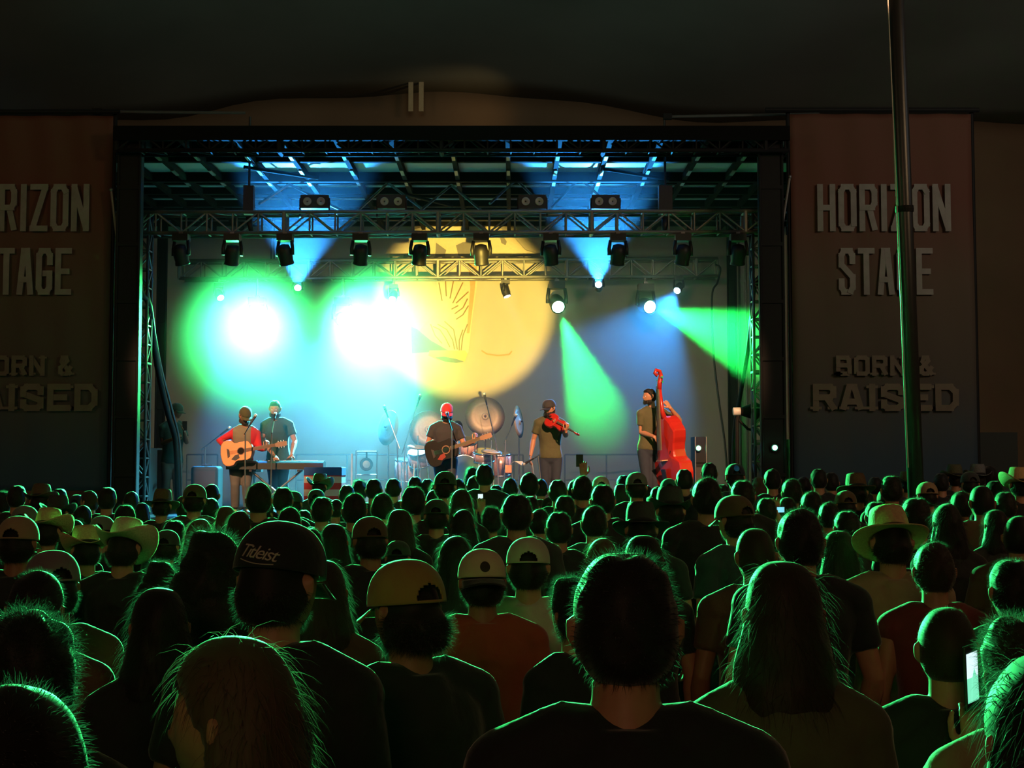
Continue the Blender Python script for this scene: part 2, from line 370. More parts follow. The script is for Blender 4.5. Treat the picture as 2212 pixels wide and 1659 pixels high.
for ln in ([(948, 610), (955, 650)], [(962, 600), (964, 640)], [(980, 605), (972, 645)], [(1000, 610), (978, 655)], [(1012, 630), (985, 655)],
           [(935, 705), (950, 712), (962, 730), (972, 750)], [(945, 700), (965, 712), (978, 735), (982, 755)], [(960, 694), (980, 712), (988, 755)], [(930, 700), (940, 725), (955, 742)],
           [(1010, 700), (1000, 725), (996, 757)], [(1000, 712), (992, 735), (992, 757)], [(985, 690), (1000, 680), (1012, 660)], [(982, 678), (1000, 665), (1010, 645)], [(975, 668), (990, 660)]):
    k = stroke(ln, 2.6, inkg, .05); mb.add(k.v, k.f)
mb.build('printed_line', mat('brown_print', (.20, .10, .03), .8), t)
mb = MB(); k = stroke([(1040, 757), (1052, 765), (1075, 768), (1100, 766), (1106, 758)], 3, inkg, .02); mb.add(k.v, k.f); mb.build('printed_line', inkm, t)
# side curtains just behind the masts
# ------------------------------------------------------------------ banners with block lettering
GLY = {'H': [[(0, 0), (0, 1)], [(1, 0), (1, 1)], [(0, .5), (1, .5)]], 'O': [[(0, .12), (0, .88), (.22, 1), (.78, 1), (1, .88), (1, .12), (.78, 0), (.22, 0), (0, .12)]],
 'R': [[(0, 0), (0, 1), (.8, 1), (1, .88), (1, .62), (.8, .5), (0, .5)], [(.6, .5), (1, 0)]], 'I': [[(.5, 0), (.5, 1)]], 'Z': [[(0, 1), (1, 1), (0, 0), (1, 0)]],
 'N': [[(0, 0), (0, 1), (1, 0), (1, 1)]], 'S': [[(1, .75), (1, .88), (.78, 1), (.22, 1), (0, .88), (0, .66), (1, .36), (1, .12), (.78, 0), (.22, 0), (0, .12), (0, .26)]],
 'T': [[(0, 1), (1, 1)], [(.5, 0), (.5, 1)]], 'A': [[(0, 0), (.35, 1), (.65, 1), (1, 0)], [(.15, .3), (.85, .3)]],
 'G': [[(1, .72), (1, .88), (.78, 1), (.22, 1), (0, .88), (0, .12), (.22, 0), (.78, 0), (1, .12), (1, .45), (.6, .45)]], 'E': [[(1, 1), (0, 1), (0, 0), (1, 0)], [(0, .5), (.8, .5)]],
 'B': [[(0, 0), (0, 1), (.8, 1), (.95, .85), (.95, .62), (.8, .52), (0, .52)], [(.8, .52), (1, .4), (1, .12), (.8, 0), (0, 0)]],
 'D': [[(0, 0), (0, 1), (.7, 1), (1, .75), (1, .25), (.7, 0), (0, 0)]],
 '&': [[(1, 0), (.2, .75), (.3, 1), (.6, 1), (.7, .8), (.1, .35), (.1, .1), (.3, 0), (.6, 0), (1, .4)]]}
def lettering(text, x0, x1, y0, y1, Y, org, th, slab=False, off=.012):
    """block letters between pixel columns x0..x1, rows y0 (top)..y1"""
    out = []; cnt = 0; n = len(text); wts = [.42 if c == 'I' else (.5 if c == ' ' else 1) for c in text]; gap = .16; tot = sum(wts) + gap * (n - 1); u = (x1 - x0) / tot; x = x0
    A, B_ = P(x0, y1, Y), P(x1, y0, Y); sx = (B_.x - A.x) / (x1 - x0); H = B_.z - A.z; T = th
    for c, w_ in zip(text, wts):
        gx0 = A.x + (x - x0) * sx + T / 2; gw = max(u * w_ * sx - T, .001); gz = A.z + T / 2; gh = H - T
        mb = MB()
        for pl in GLY.get(c, []):
            q = [V((gx0 + gw * a, 0, gz + gh * b)) for a, b in pl]
            for i in range(len(q) - 1):
                d = (q[i + 1] - q[i]); L = d.length
                if L < 1e-4: continue
                d /= L; nn = V((-d.z, 0, d.x)) * T / 2; e = d * T * (.5 if abs(d.x) < .2 or abs(d.z) < .2 else .3)
                r = [q[i] - e + nn, q[i + 1] + e + nn, q[i + 1] + e - nn, q[i] - e - nn]
                cnt += 1; o1 = off + .0013 * (cnt % 9)
                mb.loft([[V((p.x, Y - o1, p.z)) - org for p in r], [V((p.x, Y - .002, p.z)) - org for p in r]])
            if slab:
                for a, b in (pl[0], pl[-1]):
                    if b in (0, 1): mb.box(V((gx0 + gw * a, Y - off / 2 - .002, gz + gh * b)) - org, (T * 1.9, off, T * .45))
        if mb.v: out.append(mb)
        x += u * (w_ + gap)
    return out
def banner(xl, xr, yt, yb, offx, side):
    Y = 19.35; A, B_ = P(xl, yb, Y), P(xr, yt, Y); org = V(((A.x + B_.x) / 2, Y, A.z)); W2, H2 = B_.x - A.x, B_.z - A.z
    t = empty('banner', org, label='tall faded red-brown banner with pale block lettering %s of the stage' % side, cat='banner')
    m = bpy.data.materials.new('banner_print_' + side); m.use_nodes = True; nt = m.node_tree; b = nt.nodes['Principled BSDF']; b.inputs['Roughness'].default_value = .8
    tc = nt.nodes.new('ShaderNodeTexCoord'); sp = nt.nodes.new('ShaderNodeSeparateXYZ'); nt.links.new(tc.outputs['Generated'], sp.inputs[0])
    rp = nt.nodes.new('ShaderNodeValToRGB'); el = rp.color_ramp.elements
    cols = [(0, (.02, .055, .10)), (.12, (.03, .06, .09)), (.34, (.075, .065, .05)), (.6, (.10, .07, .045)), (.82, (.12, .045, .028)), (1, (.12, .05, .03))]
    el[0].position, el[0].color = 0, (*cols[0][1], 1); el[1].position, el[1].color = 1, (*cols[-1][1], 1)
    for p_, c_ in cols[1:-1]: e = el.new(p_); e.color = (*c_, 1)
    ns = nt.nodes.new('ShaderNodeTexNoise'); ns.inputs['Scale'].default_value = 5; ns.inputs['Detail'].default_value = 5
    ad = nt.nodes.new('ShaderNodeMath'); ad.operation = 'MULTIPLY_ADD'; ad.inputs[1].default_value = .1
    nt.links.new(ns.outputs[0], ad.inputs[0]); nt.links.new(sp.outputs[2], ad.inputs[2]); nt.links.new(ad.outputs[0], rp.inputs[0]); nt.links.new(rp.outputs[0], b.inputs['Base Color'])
    mb = MB(); n1, n2 = 30, 60
    mb.add([V((-W2 / 2 + W2 * i / n1, .03 * math.sin(i * .9 + k * .12) * (.3 + k / n2) * .5 + .01, H2 * k / n2)) for k in range(n2 + 1) for i in range(n1 + 1)],
           [(k * (n1 + 1) + i, k * (n1 + 1) + i + 1, (k + 1) * (n1 + 1) + i + 1, (k + 1) * (n1 + 1) + i) for k in range(n2) for i in range(n1)])
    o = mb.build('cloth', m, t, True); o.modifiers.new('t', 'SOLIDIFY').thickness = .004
    pale = mat('pale_banner_ink', (.25, .245, .22), .8, scale=6, var=.35); pd = mat('dull_banner_ink', (.15, .125, .09), .8, scale=6, var=.3)
    s_ = offx
    for tx, a_, b_, y0, y1, th, sl, mm in (('HORIZON', 1766, 2052, 398, 500, .08, 0, pale), ('STAGE', 1812, 2014, 536, 637, .08, 0, pale), ('BORN &', 1806, 2016, 768, 812, .06, 1, pd), ('RAISED', 1756, 2070, 829, 888, .085, 1, pd)):
        for lm in lettering(tx, a_ + s_, b_ + s_, y0, y1, Y - .03, org, th, sl): lm.build('letter', mm, t)
    MB().tube([(-W2 / 2 - .35, -.02, H2 + .05), (W2 / 2 + .1, -.02, H2 + .05)], .035, 10).build('top_rail', black, t)
    MB().tube([(W2 / 2 + .02, .05, -A.z), (W2 / 2 + .02, .05, H2 + .08)], .03, 10).build('post', black, t)
    MB().tube([(-W2 / 2 - .02, .05, -A.z), (-W2 / 2 - .02, .05, H2 + .08)], .03, 10).build('post', black, t)
    return t
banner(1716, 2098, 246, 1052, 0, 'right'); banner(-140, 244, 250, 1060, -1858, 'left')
for a_, b_, nm in (((210, 241), (530, 244), 'left'), ((1442, 252), (1770, 246), 'right')):
    pa, pb = P(*a_, 19.6), P(*b_, 19.6); t = empty('outrigger_rail', pa, label='thin horizontal rail running from the %s banner across the roof corner' % nm, cat='rail')
    MB().tube([(0, 0, 0), pb - pa], .02, 8).build('tube', steel, t); MB().box((0, 0, 0), (.12, .08, .08)).build('clamp', black, t)
# ------------------------------------------------------------------ lamps
def moving_head(name, hang, dirn, size, label, group, lit=None, power=0, lens_r=None):
    """hang = point on the truss it hangs from; head centre sits size*1.3 below"""
    t = empty(name, hang, label=label, cat='stage light', group=group); s = size; hc = V((0, 0, -s * 1.35)); d = V(dirn).normalized()
    MB().box((0, 0, -s * .28), (s * .95, s * .8, s * .42)).build('base', dark, t)
    MB().box((0, 0, -s * .02), (s * .25, s * .3, s * .2)).build('clamp', steel, t)
    sd = d.cross(V((0, 0, 1))); sd = sd.normalized() if sd.length > .1 else V((1, 0, 0))
    for k in (-1, 1):
        MB().tube([V((0, 0, -s * .45)) + sd * k * s * .48, hc + V((0, 0, s * .4)) + sd * k * s * .56, hc + sd * k * s * .54], [s * .1, s * .11, s * .13], 8).build('yoke_arm', dark, t, True)
    MB().lathe(hc, [(s * .12, -s * .68), (s * .36, -s * .6), (s * .44, -s * .3), (s * .46, 0), (s * .42, s * .35), (s * .45, s * .5), (s * .45, s * .58), (s * .36, s * .56)], d, 20).build('head', dark, t, True)
    lr = lens_r or s * .36
    m = mat('lens_' + (str(lit) if lit else 'off'), (.02, .02, .02), .1, emit=lit, power=power) if lit else glassm
    MB().lathe(hc + d * s * .56, [(lr, 0), (lr, s * .03), (lr * .6, s * .07), (.001, s * .09)], d, 20).build('lens', m, t, True)
    return t
ordl = ['first', 'second', 'third', 'fourth', 'fifth', 'sixth', 'seventh', 'eighth', 'ninth', 'tenth', 'eleventh', 'twelfth']
heads = [397, 507, 620, 782, 908, 1040, 1189, 1333, 1472, 1590]
for i, px in enumerate(heads):
    moving_head('moving_head_lamp', P(px, 508, YT1) + V((0, -.155, .0)), V((random.Random(i).uniform(-.2, .2), .35, -1)), .24,
        'unlit black moving head under the front truss, %s from the left' % ordl[i], 'unlit moving heads under the front truss')
for i, (px, py, k, tgt, pw, ang, size) in enumerate(LAMPS):
    a = P(px, py, YL); d = (tgt - a).normalized(); s = .30 if size == 'big' else .165
    hang = a + V((0, 0, s * 1.35)); zt = P(px, 604, YT2).z + .01
    t = moving_head('moving_head_lamp', hang, d, s, 'lit %s lamp on the rear truss, %s from the left' % ({'white': 'white-blue', 'beam': 'green'}.get(k, k), ordl[i]), 'lit lamps on the rear truss', tuple(min(1, c + .25) for c in LCOL[k]), 60 if size == 'big' else 45)
    if zt > hang.z + .02: MB().tube([(0, 0, 0), (0, 0, zt - hang.z)], .025, 8).build('drop_tube', steel, t)
for i, px in enumerate((680, 846, 1150, 1308)):
    t = empty('blinder_lamp', P(px, 437, YT1 - .05), label='twin-lens blinder box above the front truss, %s from the left' % ordl[i], cat='stage light', group='twin blinders above the front truss')
    MB().box((0, 0, 0), (.41, .14, .20)).build('housing', mat('olive_black_metal', (.03, .032, .028), .5, .2), t)
    for k in (-1, 1):
        MB().lathe((k * .1, -.07, 0), [(.062, 0), (.062, -.012), (.05, -.01), (.012, .0)], (0, 1, 0)).build('lamp', mat('reflector', (.42, .40, .34), .5, .2), t, True)
        MB().box((k * .215, 0, -.08), (.02, .05, .28)).build('bracket', dark, t)
t = empty('pallet_hoist', P(538, 440, YT1 - .1), label='black chain hoist hanging across the left part of the front truss', cat='hoist')
MB().box((0, 0, .05), (.15, .14, .42)).build('motor', dark, t); MB().tube([(0, 0, .2), (0, 0, 1.3)], .018).build('chain', dark, t); MB().tube([(0, 0, -.2), (.04, 0, -.45)], [.05, .03]).build('hook', dark, t, True)
t = empty('pallet_hoist', P(1437, 440, YT1 - .1), label='black chain hoist hanging across the right part of the front truss', cat='hoist')
MB().box((0, 0, .05), (.2, .14, .42)).build('motor', dark, t); MB().tube([(0, 0, .2), (0, 0, 1.3)], .018).build('chain', dark, t); MB().tube([(0, 0, -.2), (-.02, 0, -.45)], [.06, .03]).build('hook', dark, t, True)
for o_ in list(C.objects):
    if o_.name.startswith('pallet_hoist'): o_.name = o_.name.replace('pallet_hoist', 'chain_hoist')
# haze of the stage smoke
for nm, dens, c_, d_, lb in (('stage_haze', .019, (XC, 23.65, 3.9), (9.9, 5.5, 5.2), 'smoke haze filling the space under the stage roof'),):
    hz = bpy.data.materials.new(nm); hz.use_nodes = True; nt = hz.node_tree; nt.nodes.remove(nt.nodes['Principled BSDF'])
    vn = nt.nodes.new('ShaderNodeVolumeScatter'); vn.inputs['Density'].default_value = dens; vn.inputs['Anisotropy'].default_value = .6; vn.inputs['Color'].default_value = (1, 1, 1, 1)
    nt.links.new(vn.outputs[0], nt.nodes['Material Output'].inputs['Volume'])
    o = MB().box((0, 0, 0), d_).build(nm, hz); o.location = c_; tag(o, lb, 'haze', kind='stuff')
# ------------------------------------------------------------------ people
def seg(a, b, n): return [a.lerp(b, i / n) for i in range(n + 1)]
def torso(mb, pel, nk, lat, f0, f1, grow, scale=1, fem=0, belly=0):
    up = (nk - pel); L = up.length; up = up / L
    T = [(-.24, .07, .07), (-.18, .13, .10), (-.08, .165, .118), (.02, .170, .12), (.2, .150 - .012 * fem, .108 + belly), (.38, .146 - .016 * fem, .108 + belly), (.58, .163 - .01 * fem, .118), (.76, .178 - .012 * fem, .118), (.88, .172 - .012 * fem, .1), (.96, .125, .082), (1.02, .07, .065)]
    rings = []
    for f, w_, d in T:
        if f < f0 - .01 or f > f1 + .01: continue
        lt = lat[0].lerp(lat[1], min(1, max(0, f))); lt = (lt - up * lt.dot(up)).normalized(); fr = up.cross(lt); c = pel + up * L * f; rg = []
        for q in range(24):
            a = q * 2 * math.pi / 24; ca, sa = math.cos(a), math.sin(a); e = .82
            rg.append(c + lt * (w_ * scale + grow) * math.copysign(abs(ca) ** e, ca) + fr * (d * scale + grow) * math.copysign(abs(sa) ** e, sa))
        rings.append(rg)
    mb.loft(rings)
def hand(mb, w, d, nrm, curl=.5, side=1, sc=1):
    """palm and five fingers; d along the hand, nrm = back of the hand, side picks the thumb side"""
    d = V(d).normalized(); nrm = (V(nrm) - d * V(nrm).dot(d)).normalized(); s = d.cross(nrm) * side
    mb.tube([w - d * .01, w + d * .035 * sc, w + d * .08 * sc, w + d * .092 * sc], [.026 * sc, .038 * sc, .042 * sc, .036 * sc], 12, side=s, flat=.36)
    for i, (o_, L) in enumerate(((-.031, .060), (-.011, .078), (.011, .084), (.031, .074))):
        p = w + d * .082 * sc + s * o_ * sc; q = [p]; a = curl * .5
        for fr in (.45, .3, .25):
            dr = d * math.cos(a) - nrm * math.sin(a) + s * o_ * 2.0; q.append(q[-1] + dr.normalized() * L * fr * sc); a += curl
        mb.tube(q, [.0098 * sc, .009 * sc, .0085 * sc, .0065 * sc], 8)
    p = w + d * .02 * sc + s * .03 * sc
    mb.tube([p, p + (s * .8 + d * .7 - nrm * .3) * .035 * sc, p + (s * .75 + d * 1.35 - nrm * .7) * .045 * sc, p + (s * .6 + d * 2.0 - nrm * 1.0) * .045 * sc], [.014 * sc, .012 * sc, .0105 * sc, .008 * sc], 8)
def head_mb(mb, c, M, s=1):
    """M: 3x3 with columns right, face, up"""
    rings = []; n, m = 32, 22
    for i in range(m + 1):
        th = math.pi * min(max(i, .15), m - .15) / m; rg = []
        for j in range(n):
            ph = 2 * math.pi * j / n; x, y, z = math.sin(th) * math.cos(ph), math.sin(th) * math.sin(ph), -math.cos(th)
            X, Y_, Z = .076 * x, .097 * y, .118 * z
            if z > 0: q_ = max(.2, math.sin(th)) ** (-.17); X *= q_; Y_ *= q_
            if z < 0: X *= 1 - .30 * abs(z) ** 1.3
            if z < -.2 and y < 0: Y_ *= 1 - .45 * min(1, (-z - .2) / .6)
            if z < -.35 and y > 0: Y_ *= 1 + .04
            if y > 0:
                g = math.exp(-(x / .16) ** 2); Y_ += .020 * g * math.exp(-((z + .18) / .15) ** 2) + .010 * g * math.exp(-((z + .02) / .2) ** 2)
                Y_ -= .012 * math.exp(-((abs(x) - .36) / .17) ** 2) * math.exp(-((z - .02) / .10) ** 2)
                Y_ += .005 * math.exp(-((z - .2) / .08) ** 2) + .006 * math.exp(-(x / .3) ** 2) * (math.exp(-((z + .46) / .05) ** 2) + math.exp(-((z + .58) / .05) ** 2)) + .008 * math.exp(-(x / .3) ** 2) * math.exp(-((z + .85) / .15) ** 2)
            rg.append(c + M @ V((X, Y_, Z)) * s)
        rings.append(rg)
    mb.loft(rings)
    for k in (-1, 1): mb.tube([c + M @ V((k * .070, -.005, -.03)) * s, c + M @ V((k * .083, -.012, -.005)) * s, c + M @ V((k * .085, -.014, .02)) * s, c + M @ V((k * .074, -.006, .032)) * s], [.010 * s, .014 * s, .014 * s, .008 * s], 8, flat=.8)
def rotm(face, up=(0, 0, 1)):
    f = V(face).normalized(); u = V(up); r = f.cross(u).normalized(); u = r.cross(f)
    return Matrix((r, f, u)).transposed()
STD = dict(pel=(0, 0, .95), nk=(0, .0, 1.46), hd=(0, .025, 1.632), face=(0, 1, 0), sR=(.178, 0, 1.405), sL=(-.178, 0, 1.405), eR=(.235, -.03, 1.13), eL=(-.235, -.03, 1.13),
           wR=(.235, .06, .89), wL=(-.235, .06, .89), kR=(.10, .02, .50), kL=(-.10, .02, .50), aR=(.11, -.02, .085), aL=(-.11, -.02, .085), dR=(0, .25, -1), dL=(0, .25, -1), nR=(1, 0, .1), nL=(-1, 0, .1), cR=.5, cL=.5)
def human(J, sleeve='short', voxel=.008, fem=0, scale=1, belly=0, arms_only=False, hems=None):
    """one continuous body mesh, plus shirt and trousers meshes; joints in J"""
    j = {k: (V(v) if isinstance(v, (tuple, Vector)) else v) for k, v in {**STD, **J}.items()}; s = scale
    lat = (j['sR'] - j['sL']).normalized(); hl = j.get('hl', lat); up = (j['nk'] - j['pel']).normalized(); fr = up.cross(lat).normalized()
    hl = V(hl).normalized()
    body = MB(); shirt = MB(); pants = MB()
    torso(body, j['pel'], j['nk'], (hl, lat), -.24, 1.02, 0, s, fem, belly)
    M = rotm(j['face'], j.get('hup', (0, 0, 1))); hc = j['hd']
    body.tube([j['nk'] - up * .05, j['nk'] + (hc - j['nk']) * .35, hc - M @ V((0, .012, .05)) * s], [.068 * s, .056 * s, .054 * s], 14)
    head_mb(body, hc, M, s)
    torso(shirt, j['pel'], j['nk'], (hl, lat), -.10 if not hems else hems, 1.03, .014, s, fem, belly)
    torso(pants, j['pel'], j['nk'], (hl, lat), -.24, .2, .008, s, fem)
    for k, sg in (('R', 1), ('L', -1)):
        sh, el, wr = j['s' + k], j['e' + k], j['w' + k]
        if sg > 0: shirt.tube([j['nk'] - up * .13 - fr * .02, j['nk'] - up * .04 - fr * .006, j['nk'] + up * .022], [.125 * s, .108 * s, .084 * s], 16)
        for mb, g in ((body, 0), (shirt, .013)):
            mb.tube([j['nk'] - up * .01 + lat * sg * .02, j['nk'].lerp(sh, .5) + up * .028, sh + up * .012], [(.05 + g) * s, (.05 + g) * s, (.05 + g) * s], 12)
            mb.ball(sh + up * .0, (.060 + g) * s)
        body.tube([sh, sh.lerp(el, .4), sh.lerp(el, .8), el, el.lerp(wr, .25), el.lerp(wr, .7), wr], [.052 * s, .049 * s, .041 * s, .039 * s, .043 * s, .032 * s, .026 * s], 12)
        e = {'short': .62, 'tank': 0, 'long': 1}[sleeve]
        if e:
            q = [sh, sh.lerp(el, .3), sh.lerp(el, min(1, e))]; r_ = [.066 * s, .066 * s, .064 * s]
            if sleeve == 'long': q += [el.lerp(wr, .4), el.lerp(wr, .92)]; r_ = [.066 * s, .06 * s, .052 * s, .05 * s, .036 * s]
            shirt.tube(q, r_, 14)
        hand(body, wr, j['d' + k], j['n' + k], j['c' + k], sg if True else 1, s)
        hip = j['pel'] + hl * sg * .092 * s - up * .03; kn, an = j['k' + k], j['a' + k]
        ft = V(j.get('t' + k, up.cross(hl))); ft.z = 0; ft = ft.normalized() if ft.length > .01 else V((0, 1, 0))
        for mb, g in ((body, 0), (pants, .014)):
            q = [hip, hip.lerp(kn, .45), kn, kn.lerp(an, .3), an + (V((0, 0, .02)) if g else V((0, 0, 0)))]
            mb.tube(q, [(.088 + g) * s, (.076 + g) * s, (.054 + g) * s, (.056 + g) * s, (.036 + g * 1.9) * s], 14)
        body.tube([an - ft * .05 + V((0, 0, -.05)), an + V((0, 0, -.045)), an + ft * .09 + V((0, 0, -.055)), an + ft * .17 + V((0, 0, -.065))], [.034, .042, .040, .024], 10)
    return remesh(body, voxel, 'body', 2), remesh(shirt, .012, 'shirt', 4), remesh(pants, .014, 'trousers', 3)

# --- hair and hats, in the head's own frame (face +Y, centre of the head at the origin)
def hair_mesh(kind, seed=1, vox=.0075, under=False):
    rnd = random.Random(seed); mb = MB(); rings = []; n, m = 30, 20
    lump = {'short': .010, 'curly': .028, 'buzz': .003, 'long': .008, 'pony': .006}[kind]; base = {'short': 1.085, 'curly': 1.24, 'buzz': 1.04, 'long': 1.12, 'pony': 1.07}[kind]
    fq = {'curly': 22, 'short': 30}.get(kind, 12)
    for i in range(m + 1):
        th = math.pi * min(max(i, .15), m - .15) / m; rg = []
        for j in range(n):
            ph = 2 * math.pi * j / n; x, y, z = math.sin(th) * math.cos(ph), math.sin(th) * math.sin(ph), -math.cos(th)
            line = .50 if y > .55 else (-.02 if y > .1 else -.62) ; 
            if y > .1 and y <= .55: line = -.02 + (.52) * (y - .1) / .45
            if -.35 < y <= .1: line = -.62 + .60 * (y + .35) / .45
            k = min(1, max(0, (z - line) / .16 + .5)); bx = max(.2, math.sin(th)) ** (-.22) if z > 0 else 1; p = V((x * .079 * bx, y * .100 * bx, z * .119))
            r_ = .88 + (base - .88) * k + k * lump * 8 * (noise.noise(p * fq + V((seed * 3.1, 0, 0)))) * 1.0
            if under and z > -.05: r_ = min(r_, 1.0 if z > .12 else 1.0 + (.12 - z) / .17 * (r_ - 1.0) if r_ > 1 else r_)
            rg.append(p * r_ + (V((0, 0, .004)) if k > .5 and not under else V()))
        rings.append(rg)
    mb.loft(rings)
    if kind in ('long', 'curly') and not (kind == 'curly' and seed % 2):
        Ld = .34 if kind == 'long' else .2
        rings = []; K = 12
        for i in range(K + 1):
            u = i / K; z = .03 - (Ld + .03) * u; wd = .082 + .045 * math.sin(min(1, u * 1.2) * math.pi * .55) + (.03 if kind == 'curly' else 0); dp = .098 - .01 * u; th_ = .028 * (1 - .75 * u) + .006; out = []; inn = []
            for q in range(15):
                a = math.pi + math.pi * (q / 14) * 1.12 - .19; wob = 1 + .08 * noise.noise(V((q * .7, u * 4, seed)) * (3 if kind == 'curly' else 1.5))
                ox, oy = wd * math.cos(a), dp * math.sin(a) * (1 if u < .5 else 1.05)
                out.append(V((ox * wob, oy * wob - .012 - .03 * u * (u < .6) - .018 * (u >= .6), z))); inn.append(V((ox * (1 - th_ / wd), oy * (1 - th_ / dp) - .01 - .03 * u * (u < .6) - .018 * (u >= .6), z)))
            rings.append(out + inn[::-1])
        mb.loft(rings)
    if kind == 'pony':
        mb.tube([(0, -.1, .05), (0, -.15, .05), (.01, -.165, -.03), (.015, -.15, -.14), (.01, -.145, -.24)], [.02, .03, .034, .028, .008], 12)
    return remesh(mb, vox, kind + '_hair', 1)
def strands(me, n, L, seed, width=.0011, flow=.5, curl=0, zmin=-9, zmax=9):
    """fine loose hairs standing off the surface of a hair mesh"""
    rnd = random.Random(seed); mb = MB(); ps = [p for p in me.polygons if zmin < p.center.z < zmax]
    ps = [p for p in ps if (V(p.center)).length > .085 or p.center.z < -.1]
    for _ in range(n):
        p = ps[rnd.randrange(len(ps))]; nr = V(p.normal); c = V(p.center)
        if nr.y > .75: continue
        fl = V((rnd.gauss(0, .35), rnd.gauss(0, .35), -1 * flow + rnd.gauss(0, .3))); d = (nr * (1 - flow * .55) + fl * .6).normalized(); l = L * rnd.uniform(.5, 1.4)
        s = d.cross(V((rnd.random() - .5, rnd.random() - .5, rnd.random() - .5))).normalized() * width / 2; q = c - nr * .002; pts = [q]; d2 = d
        sg = 3 if curl else 2
        for k in range(sg):
            q = q + d2 * l / sg; pts.append(q); d2 = (d2 + V((rnd.gauss(0, 1), rnd.gauss(0, 1), rnd.gauss(0, 1))) * (curl or .12) + V((0, 0, -flow * .5))).normalized()
        vs_ = []; 
        for k, p_ in enumerate(pts[:-1]): vs_ += [p_ - s * (1 - k / sg), p_ + s * (1 - k / sg)]
        vs_.append(pts[-1]); fs = [(2 * k, 2 * k + 1, 2 * k + 3, 2 * k + 2) for k in range(len(pts) - 2)] + [(len(vs_) - 3, len(vs_) - 2, len(vs_) - 1)]
        mb.add(vs_, fs)
    m2 = mb.mesh('loose_hair'); return m2
def bake(o):
    dg = bpy.context.evaluated_depsgraph_get(); me = bpy.data.meshes.new_from_object(o.evaluated_get(dg)); bpy.data.objects.remove(o); return me
def cap_mesh():
    rings = []; mb = MB(); n, m = 120, 30; vs_ = []; fs = []
    for i in range(m + 1):
        th = (math.pi / 2 - .05) * (1 - i / m)
        for j in range(n):
            ph = 2 * math.pi * j / n; r = .094 + .004 * math.sin(th * 2)
            vs_.append(V((r * math.sin(th) ** .8 * math.cos(ph) * .96, .114 * math.sin(th) ** .8 * math.sin(ph), .022 + .118 * math.cos(th) ** .9)))
    for i in range(m):
        for j in range(n):
            a = (j + .5) / n * 2 * math.pi; da = abs((a - 1.5 * math.pi)); z = (vs_[i * n + j].z + vs_[(i + 1) * n + j].z) / 2 - .022
            if z > .016 and (da / .42) ** 2 + ((z - .016) / .038) ** 2 < 1: continue
            fs.append((i * n + j, i * n + (j + 1) % n, (i + 1) * n + (j + 1) % n, (i + 1) * n + j))
    mb.add(vs_, fs); me = mb.mesh('cap', True); o = bpy.data.objects.new('t', me); C.objects.link(o); sm = o.modifiers.new('s', 'SOLIDIFY'); sm.thickness = .003; sm.offset = 1
    crown = bake(o)
    mb = MB(); vs_ = []; nx, ny = 14, 5
    for k in range(ny + 1):
        for i in range(nx + 1):
            a = math.pi * (.14 + .72 * i / nx); u = k / ny; x = .092 * math.cos(a) * (1 + .05 * u); y = .108 * math.sin(a) * .97 + u * .072 * math.sin(a) ** .5
            vs_.append(V((x, y, .026 - u * .022 - .9 * x * x * (1 + 1.2 * u))))
    mb.add(vs_, [(k * (nx + 1) + i, k * (nx + 1) + i + 1, (k + 1) * (nx + 1) + i + 1, (k + 1) * (nx + 1) + i) for k in range(ny) for i in range(nx)])
    me = mb.mesh('brim', True); o = bpy.data.objects.new('t', me); C.objects.link(o); sm = o.modifiers.new('s', 'SOLIDIFY'); sm.thickness = .004
    return crown, bake(o)
def hat_mesh(curl=.5, W=.165, D=.19):
    n = 40; rings = []
    prof = [(1.0, 0, .00), (.985, 0, .03), (.95, 0, .07), (.90, 0, .10), (.80, 0, .122), (.55, 0, .118), (.2, 0, .108), (.02, 0, .106)]
    mb = MB()
    for r, _, z in prof:
        rg = []
        for j in range(n):
            a = 2 * math.pi * j / n; x, y = .088 * r * math.cos(a), .108 * r * math.sin(a); zz = z
            if z > .05: zz += .012 * math.cos(a) ** 2 * (z > .1) * r; x *= 1 - .22 * (z - .05) / .07 * max(0, math.sin(a)); 
            rg.append(V((x, y, zz + .035)))
        rings.append(rg)
    vs_ = [p for r in rings for p in r]; fs = [(i * n + j, i * n + (j + 1) % n, (i + 1) * n + (j + 1) % n, (i + 1) * n + j) for i in range(len(rings) - 1) for j in range(n)]
    mb.add(vs_, fs); rb = []
    for k in range(8):
        u = k / 7; rg = []
        for j in range(n):
            a = 2 * math.pi * j / n; cx, sy = math.cos(a), math.sin(a); x = cx * (.088 + (W - .088) * u); y = sy * (.108 + (D - .108) * u)
            z = .035 + curl * .11 * u ** 2 * abs(cx) ** 1.6 - .022 * u * abs(sy) ** 2; x *= 1 - curl * .22 * u ** 2 * abs(cx)
            rg.append(V((x, y, z)))
        rb.append(rg)
    vs_ = [p for r in rb for p in r]; mb.add(vs_, [(i * n + j, i * n + (j + 1) % n, (i + 1) * n + (j + 1) % n, (i + 1) * n + j) for i in range(7) for j in range(n)])
    me = mb.mesh('hat', True); o = bpy.data.objects.new('t', me); C.objects.link(o); sm = o.modifiers.new('s', 'SOLIDIFY'); sm.thickness = .004
    hat = bake(o)
    mb = MB(); mb.loft([[V((.0905 * r * math.cos(2 * math.pi * j / n), .1105 * r * math.sin(2 * math.pi * j / n), z)) for j in range(n)] for r, z in ((1, .037), (1.0, .058))])
    return hat, mb.mesh('hat_band', True)
CAPM = cap_mesh(); HATM = {'straw': hat_mesh(.85, .185, .20), 'flat': hat_mesh(.12, .165, .18), 'felt': hat_mesh(.6, .165, .19)}
HAIR = {}
